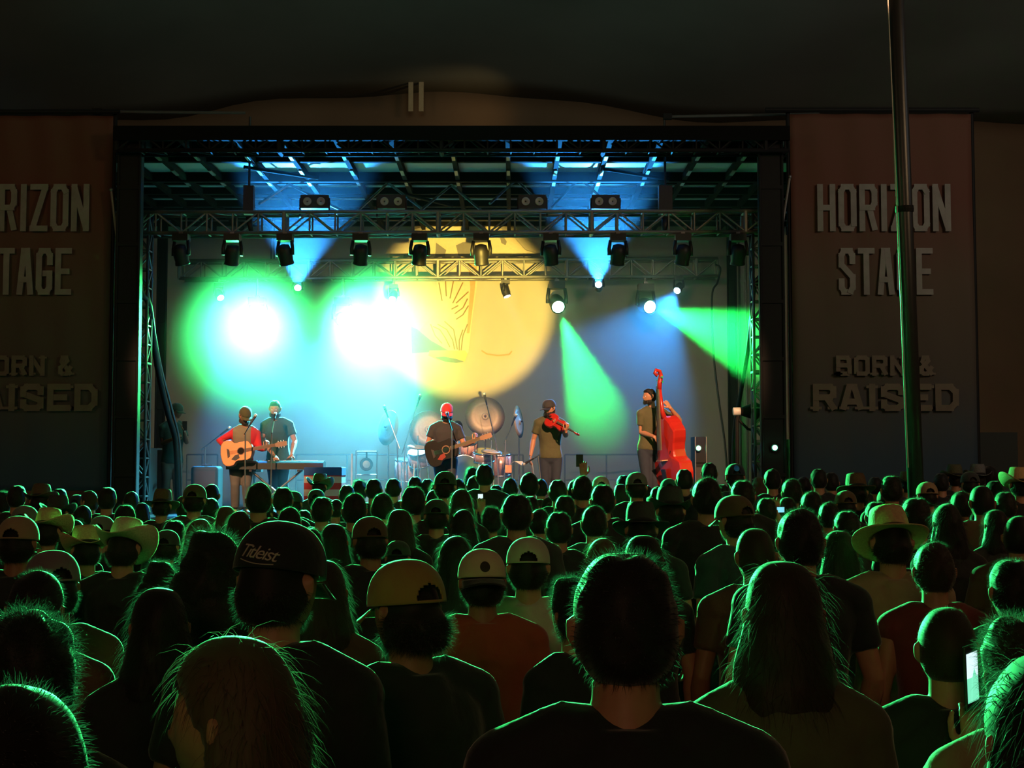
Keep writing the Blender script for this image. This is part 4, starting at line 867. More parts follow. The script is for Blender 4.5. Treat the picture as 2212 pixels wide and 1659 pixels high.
def fiddle_family(M, s, wood, label, cat, name, endpin=False):
    t = empty(name, M.translation, label=label, cat=cat); M = Matrix.Translation(-M.translation) @ M @ Matrix.Scale(s, 4)
    dp = .19 if endpin else .12
    out = bouts(1.10, .34, .19, .25, 44, .8); mb = MB()
    mb.loft([[M @ V((x * .9, y * .9, -dp / 2 - .02)) for x, y in out], [M @ V((x, y, -dp / 2)) for x, y in out], [M @ V((x, y, dp / 2)) for x, y in out], [M @ V((x * .93, y * .93, dp / 2 + .025)) for x, y in out], [M @ V((x * .5, y * .5, dp / 2 + .045)) for x, y in out]]); mb.build('body', wood, t)
    z1 = dp / 2 + .035
    eb = mat('ebony', (.02, .012, .008), .4)
    MB().loft([[M @ V((x, y * w_, z)) for y, z in ((-1, zt), (1, zt), (1, zt - .02), (-1, zt - .02))] for x, w_, zt in ((.06, .045, z1 + .10), (.95, .024, z1 + .03))]).build('fingerboard', mat('worn_fingerboard', (.12, .09, .06), .35), t)
    MB().tube([M @ V((.48, 0, dp / 2 - .03)), M @ V((.62, 0, z1 - .02)), M @ V((.97, 0, z1 - .01))], [.05 * s, .034 * s, .03 * s], 12).build('neck', wood, t, True)
    q = [(.95, 0, z1 - .01), (1.05, 0, z1 - .025), (1.15, 0, z1 - .06), (1.22, 0, z1 - .04), (1.235, 0, z1 + .02), (1.19, 0, z1 + .05), (1.155, 0, z1 + .02), (1.18, 0, z1 - .005)]
    MB().tube([M @ V(p) for p in q], [.034 * s, .036 * s, .033 * s, .03 * s, .028 * s, .026 * s, .022 * s, .014 * s], 12).build('scroll', wood, t, True)
    for k in range(4): MB().tube([M @ V((1.02 + .035 * k, -.07 if k % 2 else .07, z1 - .03)), M @ V((1.02 + .035 * k, .03 if k % 2 else -.03, z1 - .03))], [.014 * s, .005 * s], 6).build('tuning_peg', chrome if endpin else eb, t)
    MB().prism([(-.1, -.07), (-.1, .07), (-.085, .07), (-.085, -.07)], .13, M @ Matrix.Translation((0, 0, z1 - .01))).build('bridge', mat('maple_bridge', (.5, .33, .18), .5), t)
    MB().loft([[M @ V((x, y * w_, z)) for y, z in ((-1, zt), (1, zt), (1, zt - .015), (-1, zt - .015))] for x, w_, zt in ((-.52, .03, z1 + .02), (-.22, .05, z1 + .07))]).build('tailpiece', eb, t)
    for sg in (-1, 1):
        MB().tube([M @ V((x, sg * (.12 + .03 * math.sin(x * 14)), z1 - .002)) for x in (-.16, -.12, -.08, -.04, 0, .04)], .009 * s, 6).build('f_hole', mat('sound_hole', (.004, .003, .002), .9), t)
    mb = MB()
    for k in range(4): y = -.03 + .02 * k; mb.tube([M @ V((-.24, y * .8, z1 + .07)), M @ V((-.092, y, z1 + .125)), M @ V((1.0, y * .5, z1 + .035))], .0022 * s, 4)
    s_ = mb.build('strings', chrome, t); s_['kind'] = 'stuff'
    if endpin: MB().tube([M @ V((-.54, 0, 0)), M @ V((-.72, 0, 0))], .008, 8).build('endpin', chrome, t)
    else: MB().ball(M @ V((-.45, .1, dp / 2 + .04)), (.09 * s, .09 * s, .03 * s)).build('chin_rest', eb, t)
    return t
def performer(label, J, hair=None, hat=None, hatcol=None, shirt='black', sleeve='short', sk='skin', hm=None, tilt=0, scale=1, vari=0, pants='dark_denim', beard=None, rev=False, hems=None, bandcol=None, pm_=None):
    pel = V(J['pel']); o_ = V((pel.x, pel.y, DECK)); J2 = {k: (V(v) - o_ if k in ('pel', 'nk', 'hd', 'sR', 'sL', 'eR', 'eL', 'wR', 'wL', 'kR', 'kL', 'aR', 'aL') else v) for k, v in J.items()}
    root = empty('person', o_, label=label, cat='person', group='band and crew on the stage')
    b, s_, p_ = human(J2, sleeve, .006, 0, scale, hems=hems)
    link('body', b, SKM[sk], root); so = link('shirt', s_, shirt if not isinstance(shirt, str) else cloth(shirt), root); link('trousers', p_, pm_ or PANTS, root)
    M = rotm(J2['face'], J2.get('hup', (0, 0, 1))); hc = J2['hd']
    dress_head(root, hc, M, scale, hair, vari, hat, hm or hairm, False, hatcol, bandcol, rev, tilt)
    fr_ = (J2['nk'] - J2['pel']).cross(J2['sR'] - J2['sL'])
    for k_ in ('aR', 'aL'): shoe_mb(J2[k_], fr_).build('shoe', shoem, root, True)
    ey = mat('eye_white', (.6, .6, .58), .2)
    for k in (-1, 1): MB().ball(hc + M @ V((k * .029, .083, .004)) * scale, .011 * scale, 10, 6).build('eye', ey, root, True)
    if beard:
        mb = MB()
        for i in range(9):
            a = R(-80 + 20 * i); x, y = .068 * math.sin(a), .088 * math.cos(a); mb.ball(hc + M @ V((x, y - .004, -.075 - .012 * math.cos(a))) * scale, (.02 * scale, .02 * scale, .034 * scale), 8, 6)
        mb.ball(hc + M @ V((0, .097, -.052)) * scale, (.02, .009, .006), 8, 6)
        link('beard', remesh(mb, .006, 'beard', 1), beard, root)
    return root
def feet(g, x1, x2, Yb, kx=None, dk=-.06):
    """knees and ankles under the hips for a standing performer"""
    a, b = P(x1, 1000, Yb), P(x2, 1000, Yb)
    return dict(kR=V((a.x, Yb + dk, DECK + .50)), kL=V((b.x, Yb + dk, DECK + .50)), aR=V((a.x - .02, Yb, DECK + .085)), aL=V((b.x + .02, Yb, DECK + .085)))
redwood = mat('red_lacquered_wood', (.45, .018, .014), .25, col2=(.30, .02, .012), scale=3)
pinewood = mat('amber_spruce', (.75, .30, .10), .35, scale=5)
blackwood = mat('black_lacquer', (.010, .009, .008), .25)
# singer
g = lambda x, y, d=0, Yb=20.7: P(x, y, Yb + d)
J = dict(pel=g(962, 988), nk=g(963, 917), hd=g(965, 891, -.05), face=(.12, -1, -.28), sR=g(936, 926), sL=g(989, 927, .02), eR=g(923, 957, -.02), wR=g(953, 966, -.26), dR=(.75, -.1, -.25), nR=(-.2, -1, .3), cR=.5,
         eL=g(1003, 962, -.02), wL=g(1024, 954, -.24), dL=(.35, -.2, .8), nL=(.8, -.4, 0), cL=.8, **feet(g, 951, 975, 20.7))
performer('singer in a red cap and dark T-shirt playing a black guitar at centre stage', J, 'short', 'cap', 'scarlet', 'charcoal', beard=hairm)
MG = frame(V((.93, -.12, .30)), V((.08, -1, .12)), g(955, 975, -.30))
guitar(MG, blackwood, 'black acoustic guitar with tan neck hanging on the singer', mat('red_tortoise', (.25, .03, .02), .3))
# keyboard player
g = lambda x, y, d=0, Yb=21.5: P(x, y, Yb + d)
J = dict(pel=g(602, 987, .05), nk=g(597, 909, -.06), hd=g(594, 884, -.12), face=(.0, -1, -.2), sR=g(572, 918, -.05), sL=g(625, 918, -.05), eR=g(566, 950, -.10), wR=g(592, 984, -.36), dR=(.35, -.6, -.45), nR=(0, -.5, 1), cR=.35,
         eL=g(637, 953, -.08), wL=g(630, 984, -.36), dL=(-.2, -.6, -.45), nL=(0, -.5, 1), cL=.35, **feet(g, 592, 614, 21.5))
performer('keyboard player in a dark green printed T-shirt bending over the keys', J, 'short', None, None, 'darkgreen', beard=hairm, scale=1.05)
# guitarist in red sleeves
g = lambda x, y, d=0, Yb=21.1: P(x, y, Yb + d)
raglan = bpy.data.materials.new('raglan_shirt'); raglan.use_nodes = True; nt = raglan.node_tree; bs = nt.nodes['Principled BSDF']; bs.inputs['Roughness'].default_value = .85
tc = nt.nodes.new('ShaderNodeTexCoord'); sx = nt.nodes.new('ShaderNodeSeparateXYZ'); nt.links.new(tc.outputs['Object'], sx.inputs[0])
ab = nt.nodes.new('ShaderNodeMath'); ab.operation = 'ABSOLUTE'; gt = nt.nodes.new('ShaderNodeMath'); gt.operation = 'GREATER_THAN'; gt.inputs[1].default_value = .135
pmx = nt.nodes.new('ShaderNodeMath'); pmx.operation = 'ADD'; pmx.inputs[1].default_value = -.03; nt.links.new(sx.outputs[0], pmx.inputs[0]); nt.links.new(pmx.outputs[0], ab.inputs[0]); nt.links.new(ab.outputs[0], gt.inputs[0])
mx = nt.nodes.new('ShaderNodeMix'); mx.data_type = 'RGBA'; mx.inputs['A'].default_value = (.20, .18, .12, 1); mx.inputs['B'].default_value = (.55, .02, .03, 1); nt.links.new(gt.outputs[0], mx.inputs['Factor']); nt.links.new(mx.outputs['Result'], bs.inputs['Base Color'])
J = dict(pel=g(522, 1000, .05), nk=g(531, 924, -.05), hd=g(529, 898, -.12), face=(.55, -.8, -.5), sR=g(508, 933, -.06), sL=g(554, 938, .02), eR=g(473, 953, -.06), wR=g(503, 975, -.34), dR=(.8, -.1, -.35), nR=(-.2, -1, .2), cR=.4,
         eL=g(560, 968, -.06), wL=g(574, 970, -.28), dL=(.35, -.2, .8), nL=(.8, -.4, 0), cL=.8, kR=g(508, 1050, -.15), kL=g(532, 1050, -.1), aR=P(508, 1108, 21.05), aL=P(534, 1108, 21.2))
for k in ('aR', 'aL'): J[k].z = DECK + .085
performer('guitarist in a red-sleeved baseball shirt hunched over a pale guitar, left of the keyboard', J, 'short', 'cap', 'olive', raglan, 'long', beard=hairb, tilt=4, pm_=mat('grey_trousers', (.10, .10, .09), .9))
MG = frame(V((.95, -.1, .16)), V((.0, -1, .15)), g(513, 977, -.36))
guitar(MG, mat('mahogany', (.30, .11, .05), .35), 'natural-top acoustic guitar held by the guitarist in red sleeves', dark, pinewood)
# fiddle player
g = lambda x, y, d=0, Yb=20.7: P(x, y, Yb + d)
J = dict(pel=g(1188, 984), nk=g(1188, 907), hd=g(1187, 883, -.04), face=(-.75, -.75, -.05), sR=g(1162, 914, -.03), sL=g(1213, 915, .0), eR=g(1152, 950, 0), wR=g(1146, 985, -.08), dR=(-.1, -.1, -1), nR=(-1, -.3, 0), cR=.7,
         eL=g(1222, 940, -.16), wL=g(1222, 932, -.40), dL=(.2, -.2, .6), nL=(.7, -.5, -.2), cL=.8, **feet(g, 1177, 1200, 20.7))
performer('fiddle player in a grey-brown T-shirt and cap looking to the left', J, 'short', 'cap', 'charcoal', 'olive', beard=hairm, bandcol='navy', hems=-.10)
MG = frame(V((.72, -.48, -.42)), V((-.25, -.75, .5)), g(1203, 915, -.26))
fiddle_family(MG, .35, redwood, 'red violin tucked under the fiddle player\'s chin', 'violin', 'violin')
t = empty('violin_bow', g(1146, 996, -.1), label='violin bow pointing down from the fiddle player\'s right hand', cat='bow')
MB().tube([(-.01, 0, .06), (.05, -.02, -.3), (.10, -.03, -.58)], .004, 6).build('stick', mat('bow_wood', (.25, .1, .04), .4), t); MB().tube([(.01, 0, .05), (.115, -.03, -.56)], .002, 4).build('bow_hair', whitem, t); MB().box((0, 0, .04), (.02, .015, .03)).build('frog', dark, t)
# bassist
J = dict(pel=g(1403, 966), nk=g(1409, 884), hd=g(1403, 857, -.04), face=(-.92, -.38, -.02), sR=g(1385, 894, -.06), sL=g(1434, 893, .04), eR=g(1385, 934, -.04), wR=g(1414, 944, -.30), dR=(.9, -.1, -.25), nR=(-.1, -1, .5), cR=.5,
         eL=g(1468, 908, -.10), wL=g(1447, 880, -.30), dL=(-.55, -.1, .75), nL=(.5, -.8, .2), cL=.9, **feet(g, 1396, 1414, 20.7))
performer('bassist in an olive T-shirt and dark jeans looking left, behind the red double bass', J, 'short', None, None, 'olive', hm=hairm, beard=hairm)
bt, tp = g(1462, 1085, -.28), g(1437, 822, -.30)
u = (tp - bt).normalized(); n_ = V((-.86, -.5, 0)); o_ = bt + u * .72
fiddle_family(frame(u, n_, o_), 1.0, redwood, 'glossy red double bass standing upright in front of the bassist', 'double bass', 'double_bass', True)
# stagehand
g = lambda x, y, d=0, Yb=22.8: P(x, y, Yb + d)
J = dict(pel=g(372, 995), nk=g(376, 914), hd=g(381, 889), face=(.9, -.3, -.1), sR=g(352, 924, -.1), sL=g(394, 924, .12), eR=g(352, 958, -.05), wR=g(374, 948, -.30), dR=(.8, -.2, .5), nR=(0, -1, .2), eL=g(403, 955, .05), wL=g(398, 932, -.2), dL=(.1, -.2, 1), nL=(1, 0, 0), **feet(g, 362, 384, 22.8))
performer('stagehand in a dark teal shirt and grey trousers standing in the left wing', J, 'short', 'cap', 'darkgreen', 'teal', sk='tan', pm_=mat('grey_trousers2', (.16, .16, .14), .9))
tag(MB().box((0, 0, 0), (.075, .012, .15)).build('phone', dark), 'dark phone held up by the stagehand', 'phone').location = g(399, 920, -.26)
# drummer, seated
g = lambda x, y, d=0, Yb=23.6: P(x, y, Yb + d)
J = dict(pel=g(992, 1008), nk=g(990, 946), hd=g(989, 925, -.05), face=(.1, -1, -.1), sR=g(971, 955), sL=g(1012, 955), eR=g(964, 982, -.1), wR=g(980, 988, -.35), dR=(.2, -1, .1), nR=(0, -.3, 1), cR=.8,
         eL=g(1026, 975, -.15), wL=g(1030, 950, -.3), dL=(.1, -.3, 1), nL=(1, 0, 0), cL=.8, kR=g(974, 1018, -.5), kL=g(1010, 1018, -.5), aR=V((g(974, 0).x, 23.1, DECK + .085)), aL=V((g(1010, 0).x, 23.1, DECK + .085)))
performer('drummer half hidden behind the singer and the drum kit', J, 'long', None, None, 'white', hm=hairb, scale=.96)
for a_, b_, nm in ((g(980, 986, -.4), g(1003, 975, -.75), 'lower'), (g(1031, 945, -.32), g(1018, 915, -.5), 'raised')):
    t = MB().tube([(0, 0, 0), b_ - a_], .008, 8).build('drumstick', pinewood); t.location = a_; tag(t, 'the %s drumstick in the drummer\'s hand' % nm, 'drumstick')
t = empty('drum_stool', V((g(992, 0).x, 23.62, DECK)), label='round drum stool under the drummer', cat='stool'); MB().lathe((0, 0, 0), [(.17, .42), (.18, .44), (.18, .5), (.15, .51)]).build('seat', dark, t, True)
for k in range(3): MB().tube([(0, 0, .42), (.22 * math.cos(k * 2.1), .22 * math.sin(k * 2.1), .012)], .012, 6).build('leg', chrome, t)
# ------------------------------------------------------------------ instruments and gear standing on the deck
def mic_stand(base, top, mic, label, boom=None, round_base=False):
    base = V(base); base.z = DECK; t = empty('microphone_stand', base, label=label, cat='microphone stand'); top = V(top) - base; mic = V(mic) - base
    MB().tube([(0, 0, .03), top], .011, 8).build('pole', steel, t)
    if round_base: MB().lathe((0, 0, 0), [(.13, 0), (.13, .015), (.03, .03)]).build('base', dark, t)
    else:
        for k in range(3): MB().tube([(0, 0, .12), (.26 * math.cos(k * 2.1 + .5), .26 * math.sin(k * 2.1 + .5), .01)], .01, 6).build('leg', dark, t)
    MB().tube([top - (mic - top) * .25, mic], .009, 8).build('boom', chrome, t)
    d = (mic - top).normalized()
    m = MB(); m.lathe(mic, [(.012, -.02), (.014, .06), (.02, .13), (.024, .14), (.0, .14)], d, 12); mo = m.build('microphone', dark, t, True)
    MB().ball(mic + d * .165, .028, 12, 8).build('grille', mat('mic_grille', (.55, .55, .52), .35, .6), mo, True)
    return t
Pd = lambda x, y, Y: P(x, y, Y)
mic_stand(Pd(975, 1000, 20.2), Pd(977, 925, 20.15), Pd(970, 905, 20.35), 'microphone stand in front of the singer')
mic_stand(Pd(585, 1000, 20.7), Pd(588, 930, 20.65), Pd(592, 908, 20.85), 'microphone stand reaching up to the keyboard player')
mic_stand(Pd(530, 1000, 20.4), Pd(530, 935, 20.4), Pd(540, 918, 20.45), 'microphone stand in front of the guitarist in red sleeves')
mic_stand(Pd(1175, 1000, 20.25), Pd(1162, 985, 20.25), Pd(1150, 992, 20.2), 'low microphone stand beside the fiddle player')
mic_stand(Pd(1080, 1000, 22.2), Pd(1072, 960, 22.2), Pd(1051, 872, 22.3), 'tall boom stand over the right side of the drum kit')
mic_stand(Pd(872, 1000, 22.2), Pd(874, 962, 22.2), Pd(901, 876, 22.3), 'tall boom stand over the left side of the drum kit')
mic_stand(Pd(862, 1000, 22.0), Pd(858, 955, 22.0), Pd(838, 900, 22.0), 'boom microphone in front of the blue-lit left cymbal')
mic_stand(Pd(1088, 1000, 22.6), Pd(1092, 950, 22.6), Pd(1106, 917, 22.6), 'small boom microphone beside the blue-lit right cymbal')
def cymbal(px, py, Y, r, n, label):
    c = P(px, py, Y); t = empty('cymbal', V((c.x, c.y + .12, DECK)), label=label, cat='cymbal', group='cymbals of the drum kit'); o_ = t.location; n = V(n).normalized()
    MB().lathe(c - o_, [(r, -.004), (r * .6, .004), (r * .2, .012), (r * .17, .03), (.012, .04), (.012, .036), (r * .15, .022), (r * .6, .000), (r, -.006)], n, 40).build('plate', brass, t, True)
    MB().tube([(0, 0, .1), (0, 0, c.z - DECK - .15), c - o_], .012, 8).build('stand', chrome, t); MB().lathe(c - o_, [(.014, .04), (.014, .07)], n, 10).build('wing_nut', dark, t)
    for k in range(3): MB().tube([(0, 0, .2), (.25 * math.cos(k * 2.1), .25 * math.sin(k * 2.1), .012)], .01, 6).build('leg', chrome, t)
cymbal(925, 928, 22.5, .31, (.05, -1, .12), 'large tan cymbal facing forward just left of the singer')
cymbal(1048, 900, 22.7, .325, (.1, -1, .12), 'large tan cymbal facing forward right of the singer')
cymbal(838, 924, 22.5, .29, (-.75, -.6, .15), 'blue-lit tilted cymbal at the left end of the drum kit')
cymbal(1121, 911, 22.9, .27, (.92, -.28, .1), 'blue-lit cymbal seen nearly edge on, right end of the drum kit')
shell = mat('sparkle_drum_shell', (.55, .35, .30), .25, .3, scale=60, var=.5); headm = mat('drum_head', (.7, .68, .62), .5)
def drum(name, c, r, h, ax, label, legs=True):
    c = V(c); t = empty(name, V((c.x, c.y, DECK)), label=label, cat='drum'); q = V((0, 0, c.z - DECK)); ax = V(ax).normalized()
    MB().lathe(q, [(r * .98, -h / 2), (r, -h / 2), (r, h / 2), (r * .98, h / 2)], ax, 28).build('shell', shell, t, True)
    for sg in (-1, 1):
        MB().lathe(q + ax * sg * h / 2, [(r * 1.01, -.012), (r * 1.04, -.012), (r * 1.04, .014), (r * .97, .014)], ax, 28).build('hoop', chrome, t, True)
        MB().lathe(q + ax * sg * (h / 2 + .002), [(r * .97, -.002), (r * .97, .004), (.001, .004)], ax, 28).build('drum_head', headm, t)
    a_ = ax.orthogonal().normalized(); b_ = ax.cross(a_)
    for k in range(8): a = k * math.pi / 4; MB().tube([q + (a_ * math.cos(a) + b_ * math.sin(a)) * r * 1.03 - ax * h * .42, q + (a_ * math.cos(a) + b_ * math.sin(a)) * r * 1.03 + ax * h * .42], .008, 6).build('tension_rod', chrome, t)
    if legs:
        for k in range(3): MB().tube([q + V((r * .8 * math.cos(k * 2.1), r * .8 * math.sin(k * 2.1), -.05)), V((r * 1.1 * math.cos(k * 2.1), r * 1.1 * math.sin(k * 2.1), .01))], .011, 6).build('leg', chrome, t)
drum('bass_drum', P(1003, 1020, 22.75) , .28, .38, (0, -1, 0), 'bass drum facing forward behind the singer\'s right side')
drum('tom_drum', P(1010, 965, 22.8), .15, .2, (.1, -.5, 1), 'small tom drum above the bass drum')
drum('snare_drum', P(1045, 985, 22.6), .18, .15, (0, -.3, 1), 'snare drum right of the bass drum')
drum('tom_drum', P(905, 990, 22.6), .17, .22, (-.1, -.4, 1), 'tom drum at the left of the kit, under the left cymbals')
drum('floor_tom', P(1078, 1003, 22.9), .2, .34, (0, -.15, 1), 'floor tom at the right of the drum kit')
drum('floor_tom', P(880, 1015, 22.9), .2, .34, (0, -.15, 1), 'floor tom at the left end of the drum kit')
for px, lb in ((903, 'hi-hat stand with two small cymbals at the left of the kit'), (1062, 'hi-hat stand with two small cymbals at the right of the kit')):
    c = P(px, 968 if px < 1000 else 978, 22.2); t = empty('hi_hat', V((c.x, c.y, DECK)), label=lb, cat='cymbal'); q = V((0, 0, c.z - DECK))
    for k in (0, 1): MB().lathe(q + V((0, 0, .02 * k)), [(.17, 0), (.1, .01 * (1 if k else -1)), (.02, .03 * (1 if k else -1))], (.1, -.2, 1), 28).build('plate', brass, t, True)
    MB().tube([(0, 0, 0), q + V((0, 0, .2))], .012).build('stand', chrome, t)
# keyboard on its stand
c = P(597, 1001, 21.0); t = empty('keyboard', V((c.x, c.y, c.z - .03)), label='long black stage keyboard in front of the keyboard player', cat='keyboard'); W_ = 1.46
MB().loft([[V((x, y, z)) for y, z in ((-.16, -.06), (-.16, .035), (-.12, .06), (-.03, .07), (.15, .05), (.15, -.06))] for x in (-W_ / 2, W_ / 2)]).build('case', mat('keyboard_case', (.015, .02, .018), .45), t)
for k in range(44): MB().box((-W_ / 2 + .12 + k * .028, .07, .066), (.026, .14, .02)).build('key', whitem, t)
for k in range(12): MB().tube([(-.5 + k * .08, -.075, .06), (-.5 + k * .08, -.075, .078)], .008, 8).build('knob', whitem, t)
hk = c.z - .09 - DECK; t = empty('keyboard_stand', V((c.x, c.y, DECK)), label='crossed metal stand under the black keyboard', cat='stand')
for sg in (-1, 1):
    MB().tube([(-sg * .38, sg * .02, .02), (sg * .38, sg * .02, hk - .02)], .018, 8).build('leg', steel, t)
    MB().box((sg * .36, 0, hk - .02), (.04, .34, .03)).build('support_bar', dark, t); MB().box((sg * .38, 0, .015), (.04, .36, .03)).build('foot', dark, t)
c = P(550, 985, 21.75); t = empty('small_amplifier', V((c.x, c.y, DECK)), label='small black amplifier with a round light on a stand behind the keyboard', cat='amplifier')
MB().box((0, 0, .72), (.24, .2, .18)).build('cabinet', dark, t); MB().ball((.0, -.11, .76), .012).build('pilot_light', mat('led_white', (1, 1, 1), .5, emit=(.8, 1, .95), power=12), t); MB().tube([(0, 0, 0), (0, 0, .63)], .02).build('stand', steel, t)
# black case left of guitarist, flag box, floor lamp, rails
c = P(447, 1040, 21.8); t = empty('speaker_cabinet', V((c.x, c.y, DECK)), label='black rounded cabinet left of the guitarist in red sleeves', cat='speaker cabinet')
h = P(447, 1007, 21.8).z - DECK
mb = MB().box((0, 0, h / 2), (.43, .4, h)); o = mb.build('cabinet', mat('dark_green_black', (.010, .02, .018), .7), t); bv = o.modifiers.new('b', 'BEVEL'); bv.width = .05; bv.segments = 4
MB().box((0, -.205, h / 2), (.34, .015, h * .8)).build('grille', dark, t); MB().tube([(-.08, 0, h + .02), (.08, 0, h + .02)], .012).build('handle', dark, t)
mic_stand(Pd(443, 1000, 22.0), Pd(443, 965, 22.0), Pd(478, 938, 22.0), 'low boom stand left of the guitarist in red sleeves')
flag = bpy.data.materials.new('striped_cloth'); flag.use_nodes = True; nt = flag.node_tree; bs = nt.nodes['Principled BSDF']; bs.inputs['Roughness'].default_value = .8
tc = nt.nodes.new('ShaderNodeTexCoord'); sx = nt.nodes.new('ShaderNodeSeparateXYZ'); nt.links.new(tc.outputs['Object'], sx.inputs[0])
m1 = nt.nodes.new('ShaderNodeMath'); m1.operation = 'MODULO'; m1.inputs[1].default_value = .19; nt.links.new(sx.outputs[2], m1.inputs[0]); m2 = nt.nodes.new('ShaderNodeMath'); m2.operation = 'GREATER_THAN'; m2.inputs[1].default_value = .095; nt.links.new(m1.outputs[0], m2.inputs[0])
mx = nt.nodes.new('ShaderNodeMix'); mx.data_type = 'RGBA'; mx.inputs['A'].default_value = (.62, .05, .05, 1); mx.inputs['B'].default_value = (.75, .62, .5, 1); nt.links.new(m2.outputs[0], mx.inputs['Factor']); nt.links.new(mx.outputs['Result'], bs.inputs['Base Color'])
c = P(702, 1050, 20.6); h = P(702, 1012, 20.6).z - DECK; t = empty('equipment_box', V((c.x, c.y, DECK)), label='box draped with a red and white striped flag, blue on top, right of the keyboard', cat='box')
o = MB().box((0, 0, h / 2), (.52, .46, h)).build('box', dark, t)
MB().loft([[V((x, y, z)) for x, y in ((-.275, -.245), (0, -.255), (.275, -.245), (.275, .245), (-.275, .245))] for z in (.02, .2, .4, h - .09)]).build('striped_drape', flag, t)
MB().loft([[V((x * k_, y * k_, z)) for x, y in ((-.278, -.25), (0, -.262), (.278, -.25), (.278, .25), (-.278, .25))] for z, k_ in ((h - .10, 1), (h + .01, 1), (h + .02, .96))]).build('blue_drape', mat('blue_cloth', (.03, .10, .35), .8), t)
c = P(792, 1003, 22.2); t = empty('floor_lamp', V((c.x, c.y, DECK)), label='unlit round stage lamp in a square frame standing left of the drum kit', cat='stage light'); q = V((0, 0, c.z - DECK))
MB().lathe(q, [(.06, -.16), (.09, -.05), (.10, .03), (.105, .04), (.09, .035)], (0, -1, 0), 24).build('housing', dark, t, True); MB().lathe(q + V((0, -.02, 0)), [(.088, 0), (.06, .015), (.001, .02)], (0, -1, 0), 24).build('lens', mat('reflector', (.42, .40, .34), .5, .2), t, True)
for sg in (-1, 1): MB().tube([(sg * .165, 0, 0), (sg * .165, 0, q.z + .22)], .013).build('upright', steel, t)
for z in (q.z + .2, q.z - .17): MB().tube([(-.165, 0, z), (.165, 0, z)], .012).build('crossbar', steel, t)
MB().tube([(0, 0, q.z + .2), (0, 0, q.z + .09)], .015).build('yoke', dark, t)
t = empty('stage_pipe', V((P(767, 0, 21.6).x, 21.6, DECK)), label='bright thin upright pipe left of the round floor lamp', cat='pipe'); MB().tube([(0, 0, 0), (0, 0, P(767, 980, 21.6).z - DECK)], .016).build('tube', whitem, t); MB().lathe((0, 0, 0), [(.12, 0), (.12, .02), (.02, .03)]).build('base', dark, t)
for i, (xa, xb) in enumerate(((640, 860), (1090, 1130), (1220, 1400), (404, 470))):
    Y = 25.9; a, b = P(xa, 982, Y), P(xb, 982, Y); t = empty('guard_rail', V((a.x, Y, DECK)), label='thin rear guard rail ' + ('between the keyboard player and the drums', 'just right of the drum kit', 'between the fiddle player and the bassist', 'right of the stagehand')[i], cat='guard rail'); L = b.x - a.x; zz = a.z - DECK
    MB().tube([(0, 0, zz), (L, 0, zz)], .014).build('top_bar', steel, t); MB().tube([(0, 0, zz * .5), (L, 0, zz * .5)], .011).build('mid_bar', steel, t)
    for k in range(3): MB().tube([(L * k / 2, 0, 0), (L * k / 2, 0, zz)], .014).build('post', steel, t)
# side rack left of stagehand, amp stack and green pilot lights on the right
def rack(px0, px1, py, Y, label, led=None, m=dark, legs=False):
    a, b = P(px0, py, Y), P(px1, py, Y); w_ = b.x - a.x; h = a.z - DECK; t = empty('equipment_rack', V(((a.x + b.x) / 2, Y, DECK)), label=label, cat='equipment rack')
    MB().box((0, 0, h / 2), (w_, .45, h)).build('case', m, t)
    for k in range(3): MB().box((0, -.235, h * (.18 + .3 * k)), (w_ * .84, .02, h * .24)).build('panel', dark if k == 1 else black, t)
    for sg in (-1, 1): MB().tube([(sg * w_ * .45, -.25, .05), (sg * w_ * .45, -.25, h)], .012).build('rail', steel, t)
    if led:
        l = P(led[0], led[1], Y - .3); MB().ball(l - t.location, .035, 14, 8).build('pilot_light', mat('led_green', (.1, 1, .5), .5, emit=(.15, 1, .5), power=14), t)
        MB().lathe(l - t.location + V((0, .01, 0)), [(.05, 0), (.05, .06), (.03, .06)], (0, 1, 0), 16).build('lamp_ring', dark, t)
    return t
rack(1496, 1522, 944, 21.6, 'black amplifier stack with a bright green light, right of the double bass', (1509, 968), m=black)
rack(1640, 1700, 950, 20.9, 'dark equipment rack behind the right front mast')
l = P(1674, 967, YF + .11); t = empty('indicator_lamp', l, label='bright green indicator lamp fixed to the foot of the right front mast', cat='lamp'); MB().ball((0, 0, 0), .035, 14, 8).build('pilot_light', mat('led_green', (.1, 1, .5), .5, emit=(.15, 1, .5), power=14), t); MB().lathe((0, .01, 0), [(.05, 0), (.05, .09), (.03, .09)], (0, 1, 0), 16).build('housing', dark, t)
rack(284, 332, 968, 20.9, 'dark equipment rack with thin rails in the left wing')
t = empty('side_shelf', V((P(335, 0, 21.3).x, 21.3, DECK)), label='thin shelf arm on a post in front of the stagehand', cat='shelf'); z = P(335, 970, 21.3).z - DECK
MB().box((0, 0, z), (.36, .3, .03)).build('shelf', dark, t); MB().tube([(-.14, 0, 0), (-.14, 0, z)], .015).build('post', steel, t); MB().tube([(-.1, 0, z), (.16, 0, 0)], .01).build('brace', steel, t)
t = empty('floodlight', V((P(1583, 0, 20.6).x, 20.6, DECK)), label='floodlight with a pale lens and dark cone on a pole, right wing', cat='floodlight'); q = P(1592, 889, 20.6) - t.location
MB().lathe(q, [(.05, -.06), (.062, -.05), (.062, .04), (.06, .05)], (1, 0, .02), 20).build('lens_ring', whitem, t, True); MB().lathe(q + V((.05, 0, 0)), [(.055, 0), (.07, .04), (.12, .18), (.13, .24), (.1, .3), (.02, .31)], (1, 0, .02), 20).build('housing', black, t, True)
